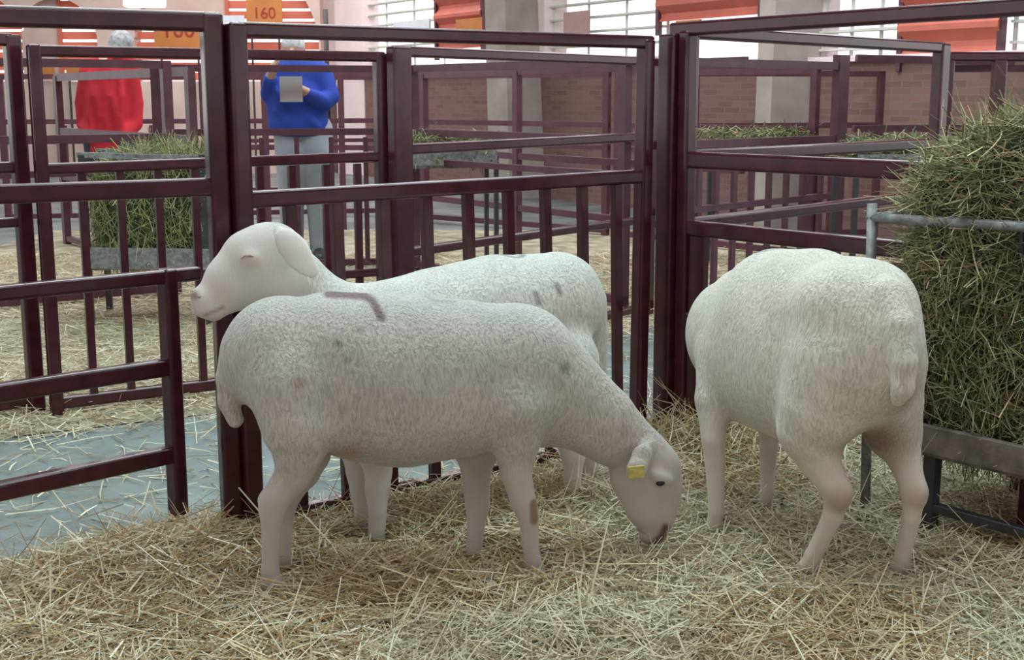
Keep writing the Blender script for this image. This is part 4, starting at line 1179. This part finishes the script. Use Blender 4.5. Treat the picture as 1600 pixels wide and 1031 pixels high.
vv = np.stack([XX, YY, ZZ], -1).reshape(-1, 3)
idq = np.arange(nx_ * ny_).reshape(nx_, ny_)
ff = np.stack([idq[:-1, :-1], idq[1:, :-1], idq[1:, 1:], idq[:-1, 1:]], -1).reshape(-1, 4)
keep = (YY < y_edge(XX) + 0.02).reshape(-1)[ff].all(1)
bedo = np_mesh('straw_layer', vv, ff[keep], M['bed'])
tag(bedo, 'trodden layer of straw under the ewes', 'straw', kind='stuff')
def straw_tint(n, pale=0.0):
    base = np.array([[0.50, 0.42, 0.25], [0.60, 0.53, 0.35], [0.42, 0.32, 0.165], [0.46, 0.44, 0.29], [0.33, 0.225, 0.105], [0.66, 0.62, 0.47]])
    c = base[rng.integers(0, len(base), n)] * rng.uniform(0.75, 1.15, (n, 1))
    return (c * (1 - pale) + np.array([0.6, 0.57, 0.45]) * pale) * np.array([1.27, 1.2, 1.23])
def scatter(n, x0, x1, y0, y1, keepf):
    x = rng.uniform(x0, x1, n); y = rng.uniform(y0, y1, n); k = keepf(x, y)
    return x[k], y[k]
def in_view(x, y, m=0.12): return np.abs(x) < y * (W / 2 / F) * 1.05 + m
x, y = scatter(120000, -1.6, 2.4, 2.25, 5.4, lambda x, y: in_view(x, y) & (y < y_edge(x) - 0.01 + 0.05 * rng.random(len(x))) & ((y < 4.2) | (rng.random(len(x)) < 0.6)))
n = len(x)
lay = rng.random(n)
clump = vnoise(x, y, 0.16, 8)
z = bed_h(x, y) + 0.003 + 0.026 * lay * (0.35 + clump) * hoof_gap(x, y)
az = rng.uniform(0, 2 * np.pi, n) + 0.0
el = rng.normal(0, 0.16, n) + (rng.random(n) < 0.05) * rng.uniform(0.2, 0.9, n) + (np.hypot(x - 0.70, y - 4.66) < 0.3) * np.abs(rng.normal(0, 0.5, n))
el = el * hoof_gap(x, y)
d = np.stack([np.cos(az) * np.cos(el), np.sin(az) * np.cos(el), np.sin(el)], 1)
ln = rng.gamma(3.2, 0.034, n).clip(0.03, 0.34)
z += np.abs(np.sin(el)) * ln * 0.4
tn = straw_tint(n)
# brown patches and bleached patches
br = smooth01(vnoise(x, y, 0.33, 5), 0.55, 0.8)[:, None]
tn = tn * (1 - 0.55 * br) + np.array([0.42, 0.28, 0.14]) * 0.55 * br
gr = smooth01(vnoise(x, y, 0.45, 6), 0.5, 0.75)[:, None]
tn = tn * (1 - 0.35 * gr) + np.array([0.66, 0.66, 0.54]) * 0.35 * gr
so = stalks('straw', np.stack([x, y, z], 1), d, ln, rng.uniform(0.0009, 0.0029, n), rng.normal(0, 0.10, n), tn, M['straw'], None, 2)
tag(so, 'loose straw covering the floor of the front pen', 'straw', kind='stuff')
ga, gb = G(-10, 922, 0.03), G(68, 888, 0.03)
tag(barobj('rubber_strip', (ga[0], ga[1], 0.02), (gb[0], gb[1], 0.02), 0.05, 0.05, M['shoe'], None, 0.004), 'black strip half buried in straw under the gate at the left edge', 'strip')
# thinner straw lying in the pens and aisles beyond
def zone2(x, y):
    yl = np.interp(x, [-4, -1.9, -0.56, 2.5, 4], [3.2, 4.62, 5.35, 9.2, 9.6])
    aisle = rng.random(len(x)) < 0.12
    return in_view(x, y, 0.3) & (y > y_edge(x)) & ((y > yl + 0.25 * rng.random(len(x))) | aisle)
x, y = scatter(90000, -4.2, 4.0, 3.2, 10.5, zone2)
n = len(x)
az = rng.uniform(0, 2 * np.pi, n); el = rng.normal(0, 0.12, n)
d = np.stack([np.cos(az) * np.cos(el), np.sin(az) * np.cos(el), np.sin(el)], 1)
z = 0.006 + 0.035 * rng.random(n) * vnoise(x, y, 0.5, 9)
so = stalks('straw', np.stack([x, y, z], 1), d, rng.gamma(3.0, 0.045, n).clip(0.04, 0.4), rng.uniform(0.0014, 0.0034, n), rng.normal(0, 0.08, n), straw_tint(n, 0.25), M['straw'], None, 2)
tag(so, 'pale straw scattered through the pens beyond the fences', 'straw', kind='stuff')
xs = np.linspace(-4.5, 4.5, 60); tt = np.linspace(0, 1, 30)
X2, T2 = np.meshgrid(xs, tt, indexing='ij')
Y0 = np.interp(X2, [-4, -1.9, -0.56, 2.5, 4], [3.4, 4.82, 5.55, 9.4, 9.8])
Y2 = Y0 + (12.5 - Y0) * T2
Z2 = 0.004 + 0.02 * vnoise(X2, Y2, 0.5, 9) * np.clip(T2 * 6, 0, 1)
idq = np.arange(X2.size).reshape(X2.shape)
ff = np.stack([idq[:-1, :-1], idq[1:, :-1], idq[1:, 1:], idq[:-1, 1:]], -1).reshape(-1, 4)
inside = ((X2 - WALL.o[0]) * WALL.n[0] + (Y2 - WALL.o[1]) * WALL.n[1] < -0.6).reshape(-1)
ff = ff[inside[ff].all(1)]
M['bed2'] = plain('pale_trodden_straw', (0.30, 0.25, 0.15), 0.9, var=0.35, scale=6, bump=0.6, col2=(0.55, 0.50, 0.36))
o = np_mesh('straw_layer', np.stack([X2, Y2, Z2], -1).reshape(-1, 3), ff, M['bed2'])
tag(o, 'pale trodden straw layer of the pens beyond', 'straw', kind='stuff')
